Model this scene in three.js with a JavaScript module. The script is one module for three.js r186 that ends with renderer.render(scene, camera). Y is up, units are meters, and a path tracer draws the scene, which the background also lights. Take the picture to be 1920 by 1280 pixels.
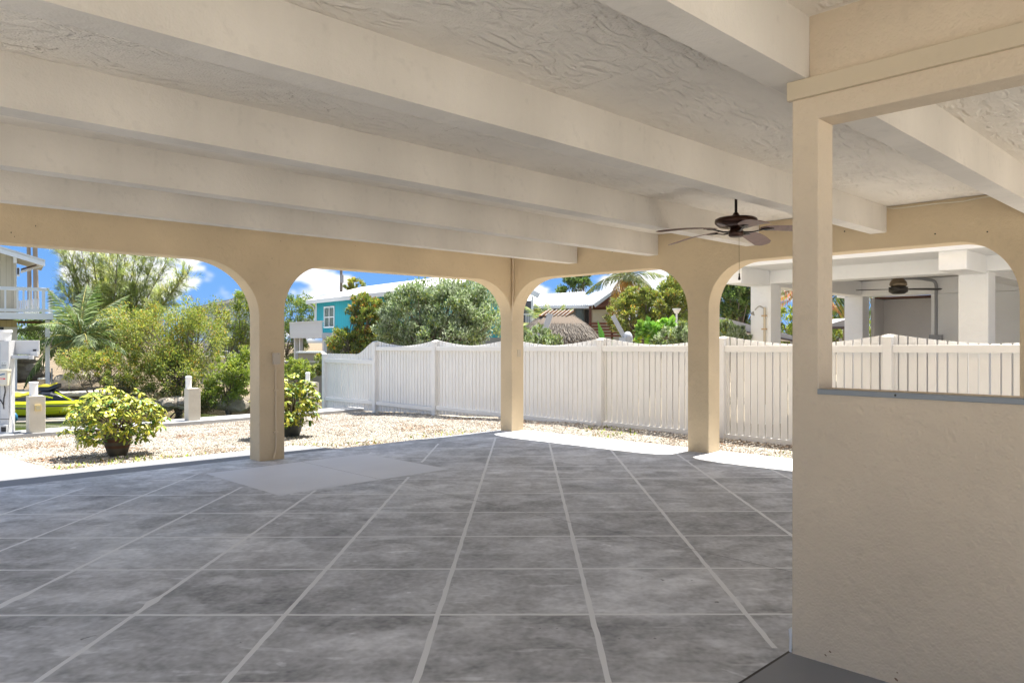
import * as THREE from 'three';
import { mergeGeometries } from 'three/addons/utils/BufferGeometryUtils.js';

// ---------------------------------------------------------------- camera, sky, sun, exposure
const scene = new THREE.Scene();
const CAM = new THREE.Vector3(8.70, 1.40, 8.39), ALPHA = 0.76744;          // ALPHA: angle between the view axis and the arcade's long wall
const FWD = new THREE.Vector3(-Math.cos(ALPHA), 0, -Math.sin(ALPHA)), RIGHT = new THREE.Vector3(Math.sin(ALPHA), 0, -Math.cos(ALPHA));
const camera = new THREE.PerspectiveCamera(49.48, 1024 / 682, 0.1, 900);
camera.position.copy(CAM);
camera.lookAt(CAM.clone().addScaledVector(FWD, 10).add(new THREE.Vector3(0, -0.0144, 0)));
const renderer = new THREE.WebGLRenderer({ antialias: true });
renderer.setSize(1024, 682);
renderer.toneMapping = THREE.LinearToneMapping;
renderer.toneMappingExposure = 7.3;
renderer.shadowMap.enabled = true;
const EXPO = 5.0;                                                            // the sky below is written in picture values

const sun = new THREE.DirectionalLight(new THREE.Color(1, 0.95, 0.86), 2.0);
const toSun = new THREE.Vector3(-0.012, 1, -0.345).normalize();
sun.position.copy(toSun).multiplyScalar(90); sun.target.position.set(0, 0, 0);
sun.castShadow = true; sun.shadow.mapSize.set(4096, 4096);
Object.assign(sun.shadow.camera, { left: -60, right: 60, top: 60, bottom: -60, near: 1, far: 220 });
scene.add(sun, sun.target);

// seeded random numbers and noise
function rng(seed) { let s = seed | 0; return () => { s = (s + 0x6d2b79f5) | 0; let t = Math.imul(s ^ (s >>> 15), 1 | s); t = (t + Math.imul(t ^ (t >>> 7), 61 | t)) ^ t; return ((t ^ (t >>> 14)) >>> 0) / 4294967296; }; }
const HASH = new Float32Array(65536); { const r = rng(77); for (let i = 0; i < 65536; i++) HASH[i] = r(); }
const hsh = (x, y, z) => HASH[(Math.imul(x, 73856093) ^ Math.imul(y, 19349663) ^ Math.imul(z, 83492791)) & 65535];
const fade = (t) => t * t * (3 - 2 * t), mix = (a, b, t) => a + (b - a) * t, clamp = (v, a = 0, b = 1) => Math.min(b, Math.max(a, v));
const sstep = (a, b, v) => fade(clamp((v - a) / (b - a)));
function noise2(x, y, per = 0, s = 0) {                                      // value noise, periodic when per > 0
  const xi = Math.floor(x), yi = Math.floor(y), u = fade(x - xi), v = fade(y - yi);
  const w = (a) => (per ? ((a % per) + per) % per : a);
  const x0 = w(xi), x1 = w(xi + 1), y0 = w(yi), y1 = w(yi + 1);
  return mix(mix(hsh(x0, y0, s), hsh(x1, y0, s), u), mix(hsh(x0, y1, s), hsh(x1, y1, s), u), v);
}
function fbm2(x, y, oct, per = 0, s = 0) { let a = 0, k = 0.5, n = 0; for (let i = 0; i < oct; i++) { a += k * noise2(x, y, per, s + i * 13); n += k; x *= 2; y *= 2; per *= 2; k *= 0.5; } return a / n; }
function noise3(x, y, z) {
  const xi = Math.floor(x), yi = Math.floor(y), zi = Math.floor(z), u = fade(x - xi), v = fade(y - yi), w = fade(z - zi);
  const q = (c) => mix(mix(hsh(xi, yi, zi + c), hsh(xi + 1, yi, zi + c), u), mix(hsh(xi, yi + 1, zi + c), hsh(xi + 1, yi + 1, zi + c), u), v);
  return mix(q(0), q(1), w);
}
function fbm3(x, y, z, oct) { let a = 0, k = 0.5, n = 0; for (let i = 0; i < oct; i++) { a += k * noise3(x, y, z); n += k; x = x * 2.03 + 5.1; y = y * 2.03 + 1.7; z = z * 2.03 + 3.3; k *= 0.5; } return a / n; }

{ // the sky: blue air with fair-weather cumulus, the same all round
  const W = 2048, H = 1024, data = new Float32Array(W * H * 4);
  for (let j = 0; j < H; j++) {
    const el = ((j + 0.5) / H - 0.5) * Math.PI, e = el * 57.2958;
    for (let i = 0; i < W; i++) {
      const k = (j * W + i) * 4;
      const t = clamp(e / 55), low = Math.exp(-Math.max(e, 0) / 3.2);
      let r = mix(0.125, 0.085, t), g = mix(0.31, 0.235, t), b = mix(0.66, 0.56, t);
      r = mix(r, 0.42, low * 0.30); g = mix(g, 0.62, low * 0.30); b = mix(b, 0.92, low * 0.30);
      if (e > -3) {
        const az = ((i + 0.5) / W - 0.5) * Math.PI * 2, R = 12.5;
        const cx = Math.cos(az) * R, cz = Math.sin(az) * R, ey = Math.max(e, 0);
        const yy = 30 * (1 - Math.exp(-ey / 22)) * 0.36;
        const base = fbm3(cx + 11.3, yy * 1.15, cz + 4.2, 3), det = fbm3(cx * 3.1 + 2, yy * 3.4, cz * 3.1, 5);
        const d = base * 0.62 + det * 0.38;
        const under = fbm3(cx + 11.3, yy * 1.15 + 0.30, cz + 4.2, 3) * 0.62 + fbm3(cx * 3.1 + 2, yy * 3.4 + 0.9, cz * 3.1, 4) * 0.38;
        const c = sstep(0.480, 0.552, d) * 0.97, thick = sstep(0.54, 0.72, under);
        const cr = mix(0.92, 0.58, thick), cg = mix(0.92, 0.60, thick), cb = mix(0.93, 0.64, thick);
        r = mix(r, cr, c); g = mix(g, cg, c); b = mix(b, cb, c);
      } else { r = 0.30; g = 0.30; b = 0.28; }
      data[k] = r / EXPO; data[k + 1] = g / EXPO; data[k + 2] = b / EXPO; data[k + 3] = 1;
    }
  }
  const sky = new THREE.DataTexture(data, W, H, THREE.RGBAFormat, THREE.FloatType);
  sky.mapping = THREE.EquirectangularReflectionMapping; sky.magFilter = sky.minFilter = THREE.LinearFilter; sky.wrapS = THREE.RepeatWrapping; sky.needsUpdate = true;
  scene.background = sky; scene.environment = sky;
}

// ---------------------------------------------------------------- helpers
const V = (x, y, z) => new THREE.Vector3(x, y, z);
const F = 1389;                                                              // focal length in photograph pixels
const at = (px, py, Z) => CAM.clone().addScaledVector(RIGHT, ((px - 960) / F) * Z).addScaledVector(FWD, Z).add(V(0, ((638 - py) / F) * Z, 0));   // a point at its real distance
const M1 = (px, Z) => (px * Z) / F;                                          // metres spanned by px at Z
const lin = (r, g, b) => new THREE.Color().setRGB(r, g, b);
const mat = (r, g, b, rough = 0.8, more = {}) => new THREE.MeshStandardMaterial({ color: lin(r, g, b), roughness: rough, side: THREE.DoubleSide, ...more });
const vmat = (rough = 0.75, more = {}) => new THREE.MeshStandardMaterial({ vertexColors: true, roughness: rough, side: THREE.DoubleSide, ...more });
const taken = new Map();
function numbered(n) { const c = taken.get(n) || 0; taken.set(n, c + 1); return c ? n + '_' + String(c).padStart(3, '0') : n; }
function tag(o, label, category, group) { o.userData.label = label; o.userData.category = category; if (group) o.userData.group = group; return o; }
function thing(name, label, category, pos = V(0, 0, 0), turn = 0, group) { const o = new THREE.Group(); o.name = numbered(name); o.position.copy(pos); o.rotation.y = turn; scene.add(o); return tag(o, label, category, group); }
function part(name, geo, m, parent) { const o = new THREE.Mesh(Array.isArray(geo) ? merge(geo) : geo, m); o.name = name; parent.add(o); return o; }
function struct(name, geo, m) { const o = part(numbered(name), geo, m, scene); o.userData.kind = 'structure'; return o; }
function merge(list) {
  const keys = ['position', 'normal', 'uv']; if (list.every((g) => g.attributes.color)) keys.push('color');
  return mergeGeometries(list.map((g) => { g = g.index ? g.toNonIndexed() : g; for (const k of Object.keys(g.attributes)) if (!keys.includes(k)) g.deleteAttribute(k); if (!g.attributes.normal) g.computeVertexNormals(); if (!g.attributes.uv) g.setAttribute('uv', new THREE.BufferAttribute(new Float32Array(g.attributes.position.count * 2), 2)); return g; }));
}
function muv(g) {                                                            // uv in metres, from the side each face looks to
  g = g.index ? g.toNonIndexed() : g; if (!g.attributes.normal) g.computeVertexNormals();
  const p = g.attributes.position, n = g.attributes.normal, uv = new Float32Array(p.count * 2);
  for (let i = 0; i < p.count; i += 3) {
    const ax = Math.abs(n.getX(i) + n.getX(i + 1) + n.getX(i + 2)), ay = Math.abs(n.getY(i) + n.getY(i + 1) + n.getY(i + 2)), az = Math.abs(n.getZ(i) + n.getZ(i + 1) + n.getZ(i + 2));
    for (let k = i; k < i + 3; k++) {
      const x = p.getX(k), y = p.getY(k), z = p.getZ(k);
      if (ay >= ax && ay >= az) { uv[2 * k] = z; uv[2 * k + 1] = x; } else if (ax >= az) { uv[2 * k] = z; uv[2 * k + 1] = y; } else { uv[2 * k] = x; uv[2 * k + 1] = y; }
    }
  }
  g.setAttribute('uv', new THREE.BufferAttribute(uv, 2)); return g;
}
function box(x0, x1, y0, y1, z0, z1) { return muv(new THREE.BoxGeometry(x1 - x0, y1 - y0, z1 - z0).translate((x0 + x1) / 2, (y0 + y1) / 2, (z0 + z1) / 2)); }
function cbox(x0, x1, y0, y1, z0, z1, b = 0.01) {                             // a box with chamfered edges
  const s = new THREE.Shape(); s.moveTo(x0 + b, y0 + b); s.lineTo(x1 - b, y0 + b); s.lineTo(x1 - b, y1 - b); s.lineTo(x0 + b, y1 - b); s.closePath();
  const g = new THREE.ExtrudeGeometry(s, { depth: z1 - z0 - 2 * b, bevelEnabled: true, bevelThickness: b, bevelSize: b, bevelSegments: 2 });
  return muv(g.translate(0, 0, z0 + b));
}
function bar(a, b, w, h = w) {                                               // a square bar between two points
  const d = b.clone().sub(a), L = d.length(), g = new THREE.BoxGeometry(w, h, L);
  const q = new THREE.Quaternion().setFromRotationMatrix(new THREE.Matrix4().lookAt(b, a, Math.abs(d.y) > 0.98 * L ? V(1, 0, 0) : V(0, 1, 0)));
  return muv(g.applyQuaternion(q).translate((a.x + b.x) / 2, (a.y + b.y) / 2, (a.z + b.z) / 2));
}
function cyl(x, y0, y1, z, r0, r1 = r0, n = 20) { return new THREE.CylinderGeometry(r1, r0, y1 - y0, n).translate(x, (y0 + y1) / 2, z); }
function tube(pts, r0, r1 = r0, sides = 7, seg = 0) {                         // tapered tube along points
  const c = pts.length > 2 ? new THREE.CatmullRomCurve3(pts) : new THREE.LineCurve3(pts[0], pts[1]), n = seg || (pts.length > 2 ? pts.length * 4 : 1);
  const pos = [], idx = [], nor = []; let up = V(0, 1, 0);
  for (let i = 0; i <= n; i++) {
    const p = c.getPoint(i / n), t = c.getTangent(i / n), r = mix(r0, r1, i / n);
    if (Math.abs(t.dot(up)) > 0.95) up = V(1, 0.1, 0.2).normalize();
    const a = t.clone().cross(up).normalize(), b = a.clone().cross(t).normalize();
    for (let k = 0; k <= sides; k++) { const w = (k / sides) * Math.PI * 2, d = a.clone().multiplyScalar(Math.cos(w)).addScaledVector(b, Math.sin(w)); pos.push(p.x + d.x * r, p.y + d.y * r, p.z + d.z * r); nor.push(d.x, d.y, d.z); }
  }
  for (let i = 0; i < n; i++) for (let k = 0; k < sides; k++) { const q = i * (sides + 1) + k; idx.push(q, q + sides + 1, q + 1, q + 1, q + sides + 1, q + sides + 2); }
  const g = new THREE.BufferGeometry(); g.setAttribute('position', new THREE.Float32BufferAttribute(pos, 3)); g.setAttribute('normal', new THREE.Float32BufferAttribute(nor, 3)); g.setIndex(idx);
  return g;
}
function loft(rings, close = true) {                                         // rings: arrays of equal length, skinned; ends capped by fans
  const pos = [], idx = [], n = rings[0].length;
  for (const r of rings) for (const p of r) pos.push(p.x, p.y, p.z);
  for (let i = 0; i < rings.length - 1; i++) for (let k = 0; k < (close ? n : n - 1); k++) { const a = i * n + k, b = i * n + ((k + 1) % n); idx.push(a, b, a + n, b, b + n, a + n); }
  for (const i of [0, rings.length - 1]) for (let k = 1; k < n - 1; k++) idx.push(i * n, i * n + k, i * n + k + 1);
  const g = new THREE.BufferGeometry(); g.setAttribute('position', new THREE.Float32BufferAttribute(pos, 3)); g.setIndex(idx);
  const h = g.toNonIndexed(); h.computeVertexNormals(); return h;
}
function poly(pts, h0, h1) {                                                 // horizontal slab from [x, z] outline
  const s = new THREE.Shape(); pts.forEach(([x, z], i) => (i ? s.lineTo(x, -z) : s.moveTo(x, -z))); s.closePath();
  return muv(new THREE.ExtrudeGeometry(s, { depth: h1 - h0, bevelEnabled: false }).rotateX(-Math.PI / 2).translate(0, h0, 0));
}
function facets(tris) { const g = new THREE.BufferGeometry(); g.setAttribute('position', new THREE.Float32BufferAttribute(tris.flat().flatMap((p) => [p.x, p.y, p.z]), 3)); g.computeVertexNormals(); return muv(g); }
const quad = (a, b, c, d) => [[a, b, c], [a, c, d]].flat();
function solid(pts, down) { return loft([pts, pts.map((p) => p.clone().add(down))]); }   // a flat outline given thickness
// textures ---------------------------------------------------------------
function tex(size, f, { srgb = true, metres = 1, aniso } = {}) {               // f(u, v) in 0..1 -> [r, g, b] in 0..1 display values or one number
  const d = new Uint8Array(size * size * 4);
  for (let j = 0; j < size; j++) for (let i = 0; i < size; i++) { const c = f(i / size, j / size), k = (j * size + i) * 4, a = typeof c === 'number' ? [c, c, c] : c; d[k] = clamp(a[0]) * 255; d[k + 1] = clamp(a[1]) * 255; d[k + 2] = clamp(a[2]) * 255; d[k + 3] = 255; }
  const t = new THREE.DataTexture(d, size, size); t.wrapS = t.wrapT = THREE.RepeatWrapping; t.magFilter = THREE.LinearFilter; t.minFilter = THREE.LinearMipmapLinearFilter; t.generateMipmaps = true;
  if (srgb) t.colorSpace = THREE.SRGBColorSpace; t.repeat.set(1 / metres, 1 / metres); t.needsUpdate = true; return t;
}
const s8 = (v) => (v <= 0.0031308 ? v * 12.92 : 1.055 * Math.pow(v, 1 / 2.4) - 0.055);
const tint = (r, g, b, k) => [s8(r * k), s8(g * k), s8(b * k)];
// ---------------------------------------------------------------- surface materials
const stuccoBump = tex(1024, (u, v) => { const w = fbm2(u * 8, v * 8, 3, 8, 5), ridge = 1 - Math.abs(2 * fbm2(u * 26 + w * 1.2, v * 26, 4, 0, 9) - 1); return 0.50 * fbm2(u * 70, v * 70, 4, 70, 1) + 0.22 * noise2(u * 330, v * 330, 330, 7) + 0.28 * sstep(0.60, 0.95, ridge) * sstep(0.44, 0.66, w); }, { srgb: false, metres: 2.2 });
const trowelBump = tex(1024, (u, v) => {                                      // knockdown plaster: torn flakes a hand wide, denser in some passes of the trowel
  const w = fbm2(u * 12, v * 12, 3, 12, 3), x = fbm2(u * 12, v * 12, 3, 12, 19), a = fbm2(u * 22 + w * 3.2, v * 64 + x * 3.0, 5, 0, 31), m = 0.30 + 0.70 * sstep(0.38, 0.62, fbm2(u * 5, v * 9, 4, 0, 41));
  return clamp(sstep(0.36, 0.66, a) * 0.62 * m + 0.26 * fbm2(u * 120, v * 200, 3, 0, 51) * m + 0.12 * noise2(u * 340, v * 340, 340, 53));
}, { srgb: false, metres: 2.6 });
const blotch = (r, g, b, amp, metres, s, streak = 1) => tex(512, (u, v) => tint(r, g, b, 1 + amp * 2 * (fbm2(u * 5, v * 5 * streak, 5, 5, s) - 0.5) - amp * 0.35 * sstep(0.66, 0.85, fbm2(u * 40, v * 40, 3, 40, s + 3))), { metres });
const surf = (map, bump, scale, rough = 0.9) => new THREE.MeshStandardMaterial({ map, bumpMap: bump, bumpScale: scale, roughness: rough, side: THREE.DoubleSide });
const MAT = {
  tan: surf(blotch(0.67, 0.53, 0.345, 0.13, 2.7, 11), stuccoBump, 0.006),
  plaster: surf(blotch(0.64, 0.525, 0.385, 0.13, 2.3, 15), stuccoBump, 0.007),
  beam: surf(blotch(0.70, 0.645, 0.57, 0.17, 2.1, 21, 0.25), stuccoBump, 0.0035),
  ceiling: surf(blotch(0.80, 0.735, 0.64, 0.12, 3.1, 27), trowelBump, 0.019),
  trim: surf(blotch(0.58, 0.48, 0.34, 0.06, 1.7, 33), stuccoBump, 0.001, 0.7),
  sill: mat(0.27, 0.29, 0.30, 0.6),
  white: mat(0.78, 0.78, 0.77, 0.45), whitePlain: mat(0.74, 0.75, 0.76, 0.6),
  dark: mat(0.02, 0.018, 0.016, 0.5), black: mat(0.012, 0.012, 0.014, 0.4),
  conduit: mat(0.72, 0.58, 0.40, 0.6),
};
const soil = mat(0.05, 0.035, 0.02, 1);

// ---------------------------------------------------------------- floor, ground, water
const floorY = (x) => -0.085 + 0.0115 * x;
function slab(x0, x1, z0, z1, lift = 0, nx = 1) {                              // a sheet that follows the fall of the floor
  const g = new THREE.PlaneGeometry(x1 - x0, z1 - z0, nx, 1).rotateX(-Math.PI / 2).translate((x0 + x1) / 2, 0, (z0 + z1) / 2), p = g.attributes.position, uv = [];
  for (let i = 0; i < p.count; i++) { p.setY(i, floorY(p.getX(i)) + lift); uv.push(p.getX(i), p.getZ(i)); }
  g.setAttribute('uv', new THREE.Float32BufferAttribute(uv, 2)); g.computeVertexNormals(); return g;
}
const paintTex = tex(2048, (u, v) => {                                        // worn grey floor paint: rolled streaks, scuffs and pale bloom
  const X = u * 12, Y = v * 12, a = (X - Y) * 0.7071, b = (X + Y) * 0.7071;
  const w = fbm2(X * 1.1, Y * 1.1, 4, 0, 61), cell = hsh(Math.floor((X - Y + 0.33) / 1.125), Math.floor((X + Y - 0.5) / 1.115), 3);
  const cloud = fbm2(a * 1.3 + w * 1.8, b * 2.6 + w, 6, 0, 67), bloom = sstep(0.50, 0.66, fbm2(a * 2.0 + 3, b * 4.2 + w * 2, 6, 0, 71)), mott = fbm2(X * 7, Y * 7, 5, 0, 73);
  const fine = fbm2(X * 40, Y * 40, 3, 0, 75), smear = sstep(0.53, 0.56, fbm2(a * 0.9 + 8, b * 1.7 + w * 3, 5, 0, 79)) * 0.17, scratch = sstep(0.74, 0.78, fbm2(a * 3.2, b * 14, 4, 0, 81)) * 0.3;
  let k = 0.88 + 0.46 * (cloud - 0.45) + 0.24 * bloom * (0.3 + 1.3 * mott) + 0.72 * (mott - 0.5) + 0.55 * (fine - 0.5) + smear + scratch + 0.13 * (cell - 0.5);
  if (noise2(X * 17, Y * 17, 0, 83) > 0.988) k *= 0.4;                           // specks and chips
  if (noise2(X * 5.3, Y * 8.3, 0, 85) > 0.982) k *= 1.35;
  return tint(0.48, 0.488, 0.505, k);
}, { metres: 12 });
const floorRough = tex(512, (u, v) => 0.42 + 0.4 * fbm2(u * 14, v * 14, 4, 14, 87), { srgb: false, metres: 6 });
const floorBump = tex(512, (u, v) => fbm2(u * 30, v * 30, 4, 30, 89), { srgb: false, metres: 2 });
const floorMat = new THREE.MeshStandardMaterial({ map: paintTex, roughnessMap: floorRough, bumpMap: floorBump, bumpScale: 0.0015, roughness: 1, side: THREE.DoubleSide });
const patchMat = surf(tex(512, (u, v) => tint(0.72, 0.73, 0.76, 1 + 0.14 * (fbm2(u * 6, v * 6, 5, 6, 95) - 0.5)), { metres: 3 }), floorBump, 0.001, 0.6);
const slabMat = surf(tex(512, (u, v) => tint(0.20, 0.206, 0.222, 1 + 0.16 * (fbm2(u * 6, v * 6, 5, 6, 91) - 0.5)), { metres: 4 }), floorBump, 0.001, 0.7);
const floor = struct('floor', slab(-0.30, 7.16, -0.30, 9.8, 0, 30), floorMat);
part('smooth_floor_slab', slab(7.172, 10.75, -0.30, 9.8, 0.0), surf(tex(256, (u, v) => tint(0.22, 0.226, 0.24, 1 + 0.2 * (fbm2(u * 6, v * 6, 4, 6, 93) - 0.5)), { metres: 4 }), floorBump, 0.001, 0.6), floor);
part('floor_joint', [slab(7.156, 7.176, 4.9, 9.8, -0.002)], MAT.dark, floor);
part('painted_patch', slab(0.40, 2.15, 3.06, 5.13, 0.0012), patchMat, floor);
{ // dark saw-cut joints, slightly wandering
  const r = rng(5); const strip = (pts, w) => { const t = []; for (let i = 0; i < pts.length - 1; i++) { const [x0, z0] = pts[i], [x1, z1] = pts[i + 1], L = Math.hypot(x1 - x0, z1 - z0), nx = (-(z1 - z0) / L) * w, nz = ((x1 - x0) / L) * w, y = 0.0022; t.push(...quad(V(x0 - nx, floorY(x0) + y, z0 - nz), V(x1 - nx, floorY(x1) + y, z1 - nz), V(x1 + nx, floorY(x1) + y, z1 + nz), V(x0 + nx, floorY(x0) + y, z0 + nz))); } return facets([t]); };
  const a = [], b = []; for (let x = 0.4; x <= 7.17; x += 0.12) a.push([x, 3.96 + 0.012 * x + (r() - 0.5) * 0.006]); for (let z = 3.0; z < 9.7; z += 0.15) b.push([0.41 - 0.012 * (z - 3) + (r() - 0.5) * 0.006, z]);
  part('floor_joint', strip(a, 0.0022), MAT.dark, floor); part('floor_joint', strip(b, 0.0025), MAT.dark, floor);
}
{ // the pale grid of painted lines, each stroke with a brushed edge and a few drips
  const lineMat = mat(0.80, 0.81, 0.82, 0.6), r = rng(9);
  const inPatch = (x, z) => x > 0.38 && x < 2.17 && z > 3.04 && z < 5.15;
  const stroke = (P, half) => {
    const t = []; let prev = null;
    for (let s = -12; s <= 12.001; s += 0.09) {
      const [x, z, nx, nz] = P(s); if (x < 0.32 || x > 7.15 || z < 0.06 || z > 9.75 || inPatch(x, z)) { prev = null; continue; }
      const blob = noise2(s * 1.6, half * 1000 + nx * 50, 0, 97) > 0.93 ? 0.028 * r() : 0, w0 = half + (r() - 0.5) * 0.006 + blob, w1 = half + (r() - 0.5) * 0.006 + blob * r(), y = floorY(x) + 0.0008;
      const q = [V(x - nx * w0, y, z - nz * w0), V(x + nx * w1, y, z + nz * w1)];
      if (prev) t.push(...quad(prev[0], q[0], q[1], prev[1])); prev = q;
    }
    if (t.length) part('painted_line', facets([t]), lineMat, floor);
  };
  const h = Math.SQRT1_2, c = 1.125;
  for (let k = -9; k < 7; k++) { const q = -0.33 + c * k; stroke((s) => [4 + q / 2 + s * h, 4 - q / 2 + s * h, h, -h], 0.0140 + 0.0001 * k); }
  for (let k = -5; k < 11; k++) { const q = 11.68 - 1.115 * k; stroke((s) => [q / 2 + s * h, q / 2 - s * h, h, h], 0.0120 + 0.0001 * k); }
}
const groundY = (x) => (x > -0.3 ? -0.125 : Math.max(-0.125 - 0.0405 * (-x - 0.3), -0.42));
const shellTex = tex(1024, (u, v) => { const a = noise2(u * 220, v * 220, 220, 101), b = noise2(u * 410, v * 410, 410, 103), c = fbm2(u * 7, v * 7, 4, 7, 105), leaf = sstep(0.60, 0.72, fbm2(u * 9 + 4, v * 9, 4, 9, 107)); const k = 0.55 + 0.75 * a * 0.6 + 0.3 * b + 0.35 * (c - 0.5); return tint(mix(0.42, 0.30, leaf * 0.5), mix(0.385, 0.24, leaf * 0.5), mix(0.335, 0.18, leaf * 0.5), k * 0.9); }, { metres: 5 });
const shellBump = tex(512, (u, v) => noise2(u * 90, v * 90, 90, 109) * 0.7 + 0.3 * noise2(u * 200, v * 200, 200, 111), { srgb: false, metres: 2.5 });
const gravelMat = surf(shellTex, shellBump, 0.018, 1);
function terrain(x0, x1, z0, z1, nx, nz, yf) {
  const g = new THREE.PlaneGeometry(x1 - x0, z1 - z0, nx, nz).rotateX(-Math.PI / 2).translate((x0 + x1) / 2, 0, (z0 + z1) / 2), p = g.attributes.position, uv = [];
  for (let i = 0; i < p.count; i++) { p.setY(i, yf(p.getX(i), p.getZ(i))); uv.push(p.getX(i), p.getZ(i)); }
  g.setAttribute('uv', new THREE.Float32BufferAttribute(uv, 2)); g.computeVertexNormals(); return g;
}
const mound = (x, z) => 0.03 * (fbm2(x * 0.9, z * 0.9, 3, 0, 113) - 0.5);
const yard = struct('ground', terrain(-7.7, 40, -2.2, 60, 240, 140, (x, z) => groundY(x) + (x < -0.4 || z < -0.4 ? mound(x, z) : -0.05)), gravelMat);
struct('neighbour_ground', terrain(-8.3, 60, -70, -2.2, 60, 60, (x, z) => groundY(x) - 0.06 + mound(x, z)), surf(blotch(0.30, 0.25, 0.18, 0.3, 5, 115), shellBump, 0.02, 1));
{ // loose shell gravel
  const r = rng(21), geos = new THREE.IcosahedronGeometry(1, 0), N = 90000, im = new THREE.InstancedMesh(geos, new THREE.MeshStandardMaterial({ color: 0xffffff, roughness: 0.95 }), N), m = new THREE.Matrix4(), q = new THREE.Quaternion(), e = new THREE.Euler(), c = new THREE.Color();
  let n = 0;
  while (n < N) {
    let x, z; if (r() < 0.8) { x = -7.6 * r() - 0.28; z = -2.0 + 8.3 * r(); if (x > -1.06 && z > 3.2) continue; if (z > 6.22 && x < -1) continue; } else { x = -0.3 + 7.5 * r(); z = -0.32 - 1.75 * r(); }
    const s = 0.006 + 0.012 * r() * r(); e.set(r() * 6, r() * 6, r() * 6); q.setFromEuler(e);
    m.compose(V(x, groundY(x) + mound(x, z) + s * 0.25, z), q, V(s * (0.8 + r()), s * (0.35 + 0.4 * r()), s * (0.7 + r() * 0.6))); im.setMatrixAt(n, m);
    const leafy = fbm2(x * 1.3, z * 1.7, 3, 0, 117) > 0.64 && r() < 0.5, k = 0.62 + 0.6 * r(); c.setRGB(leafy ? 0.26 * k : 0.46 * k, leafy ? 0.19 * k : 0.425 * k, leafy ? 0.13 * k : 0.375 * k); im.setColorAt(n, c); n++;
  }
  im.name = 'gravel'; tag(im, 'loose pale crushed shell gravel covering the yard', 'gravel'); im.userData.kind = 'stuff'; scene.add(im);
}
{ // low weeds and dry leaf litter in the gravel
  const r = rng(23), blades = [], litter = [], col = (g, a) => { const n = g.attributes.position.count, c = new Float32Array(n * 3); for (let i = 0; i < n; i++) { c[3 * i] = a[0]; c[3 * i + 1] = a[1]; c[3 * i + 2] = a[2]; } g.setAttribute('color', new THREE.BufferAttribute(c, 3)); return g; };
  const spots = [[-1.5, 5.5, 0.9, 90], [-1.25, 4.6, 0.7, 70], [-1.3, 3.3, 0.6, 70], [-0.9, 2.3, 0.6, 40], [-1.0, 0.7, 0.7, 60], [4.6, -0.9, 1.0, 90], [1.2, -1.2, 0.5, 60], [0.6, -1.55, 0.5, 50], [-1.9, 5.3, 0.6, 90]];
  for (const [cx, cz, rad, n] of spots) for (let i = 0; i < n; i++) {
    const a = r() * 6.283, d = rad * Math.sqrt(r()), x = cx + Math.cos(a) * d * 0.6, z = cz + Math.sin(a) * d; if (z > 6.2 || (x > -1.06 && z > 3.15 && z < 7) || (x > -0.28 && z > -0.3)) continue; const y = groundY(x) + mound(x, z), w = 0.008 + 0.012 * r(), h = 0.02 + 0.04 * r(), b = r() * 6.28, dx = Math.cos(b), dz = Math.sin(b);
    blades.push(col(facets([[V(x - dx * w, y, z - dz * w), V(x + dx * w, y, z + dz * w), V(x + dz * h * 0.8, y + h, z - dx * h * 0.8)]]), r() < 0.25 ? [0.20, 0.13, 0.05] : [0.19 + 0.1 * r(), 0.24 + 0.1 * r(), 0.03]));
  }
  const lspots = [[-3.3, 1.2, 1.0], [-4.3, 2.9, 0.8], [-2.2, 0.3, 0.7], [-5.2, 0.2, 0.8], [-0.6, -1.5, 0.8], [0.8, -1.75, 1.2], [3.0, -1.8, 1.6], [-4.6, 3.6, 0.7], [-2.6, -1.2, 0.9], [-5.4, 5.6, 0.8], [-2.8, 5.9, 0.6]];
  for (const [cx, cz, rad] of lspots) for (let i = 0; i < 70; i++) {
    const a = r() * 6.283, d = rad * Math.sqrt(r()), x = cx + Math.cos(a) * d, z = cz + Math.sin(a) * d * 0.5; if (z < -1.95 || z > 6.1 || (x > -0.3 && z > -0.35)) continue; const y = groundY(x) + mound(x, z) + 0.014, L = 0.018 + 0.022 * r(), b = r() * 6.28, dx = Math.cos(b) * L, dz = Math.sin(b) * L, k = 0.6 + 0.7 * r();
    litter.push(col(facets([quad(V(x - dx, y, z - dz), V(x + dz * 0.45, y + 0.006, z - dx * 0.45), V(x + dx, y + 0.008 * r(), z + dz), V(x - dz * 0.45, y + 0.004, z + dx * 0.45))]), [0.24 * k, 0.125 * k, 0.065 * k]));
  }
  const w = part('weeds', blades, vmat(0.8), scene); w.userData.kind = 'stuff'; tag(w, 'low yellow green weeds sprouting through the gravel', 'weeds');
  const l = part('leaf_litter', litter, vmat(0.9), scene); l.userData.kind = 'stuff'; tag(l, 'dry brown leaf litter scattered over the gravel', 'leaves');
}
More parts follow.
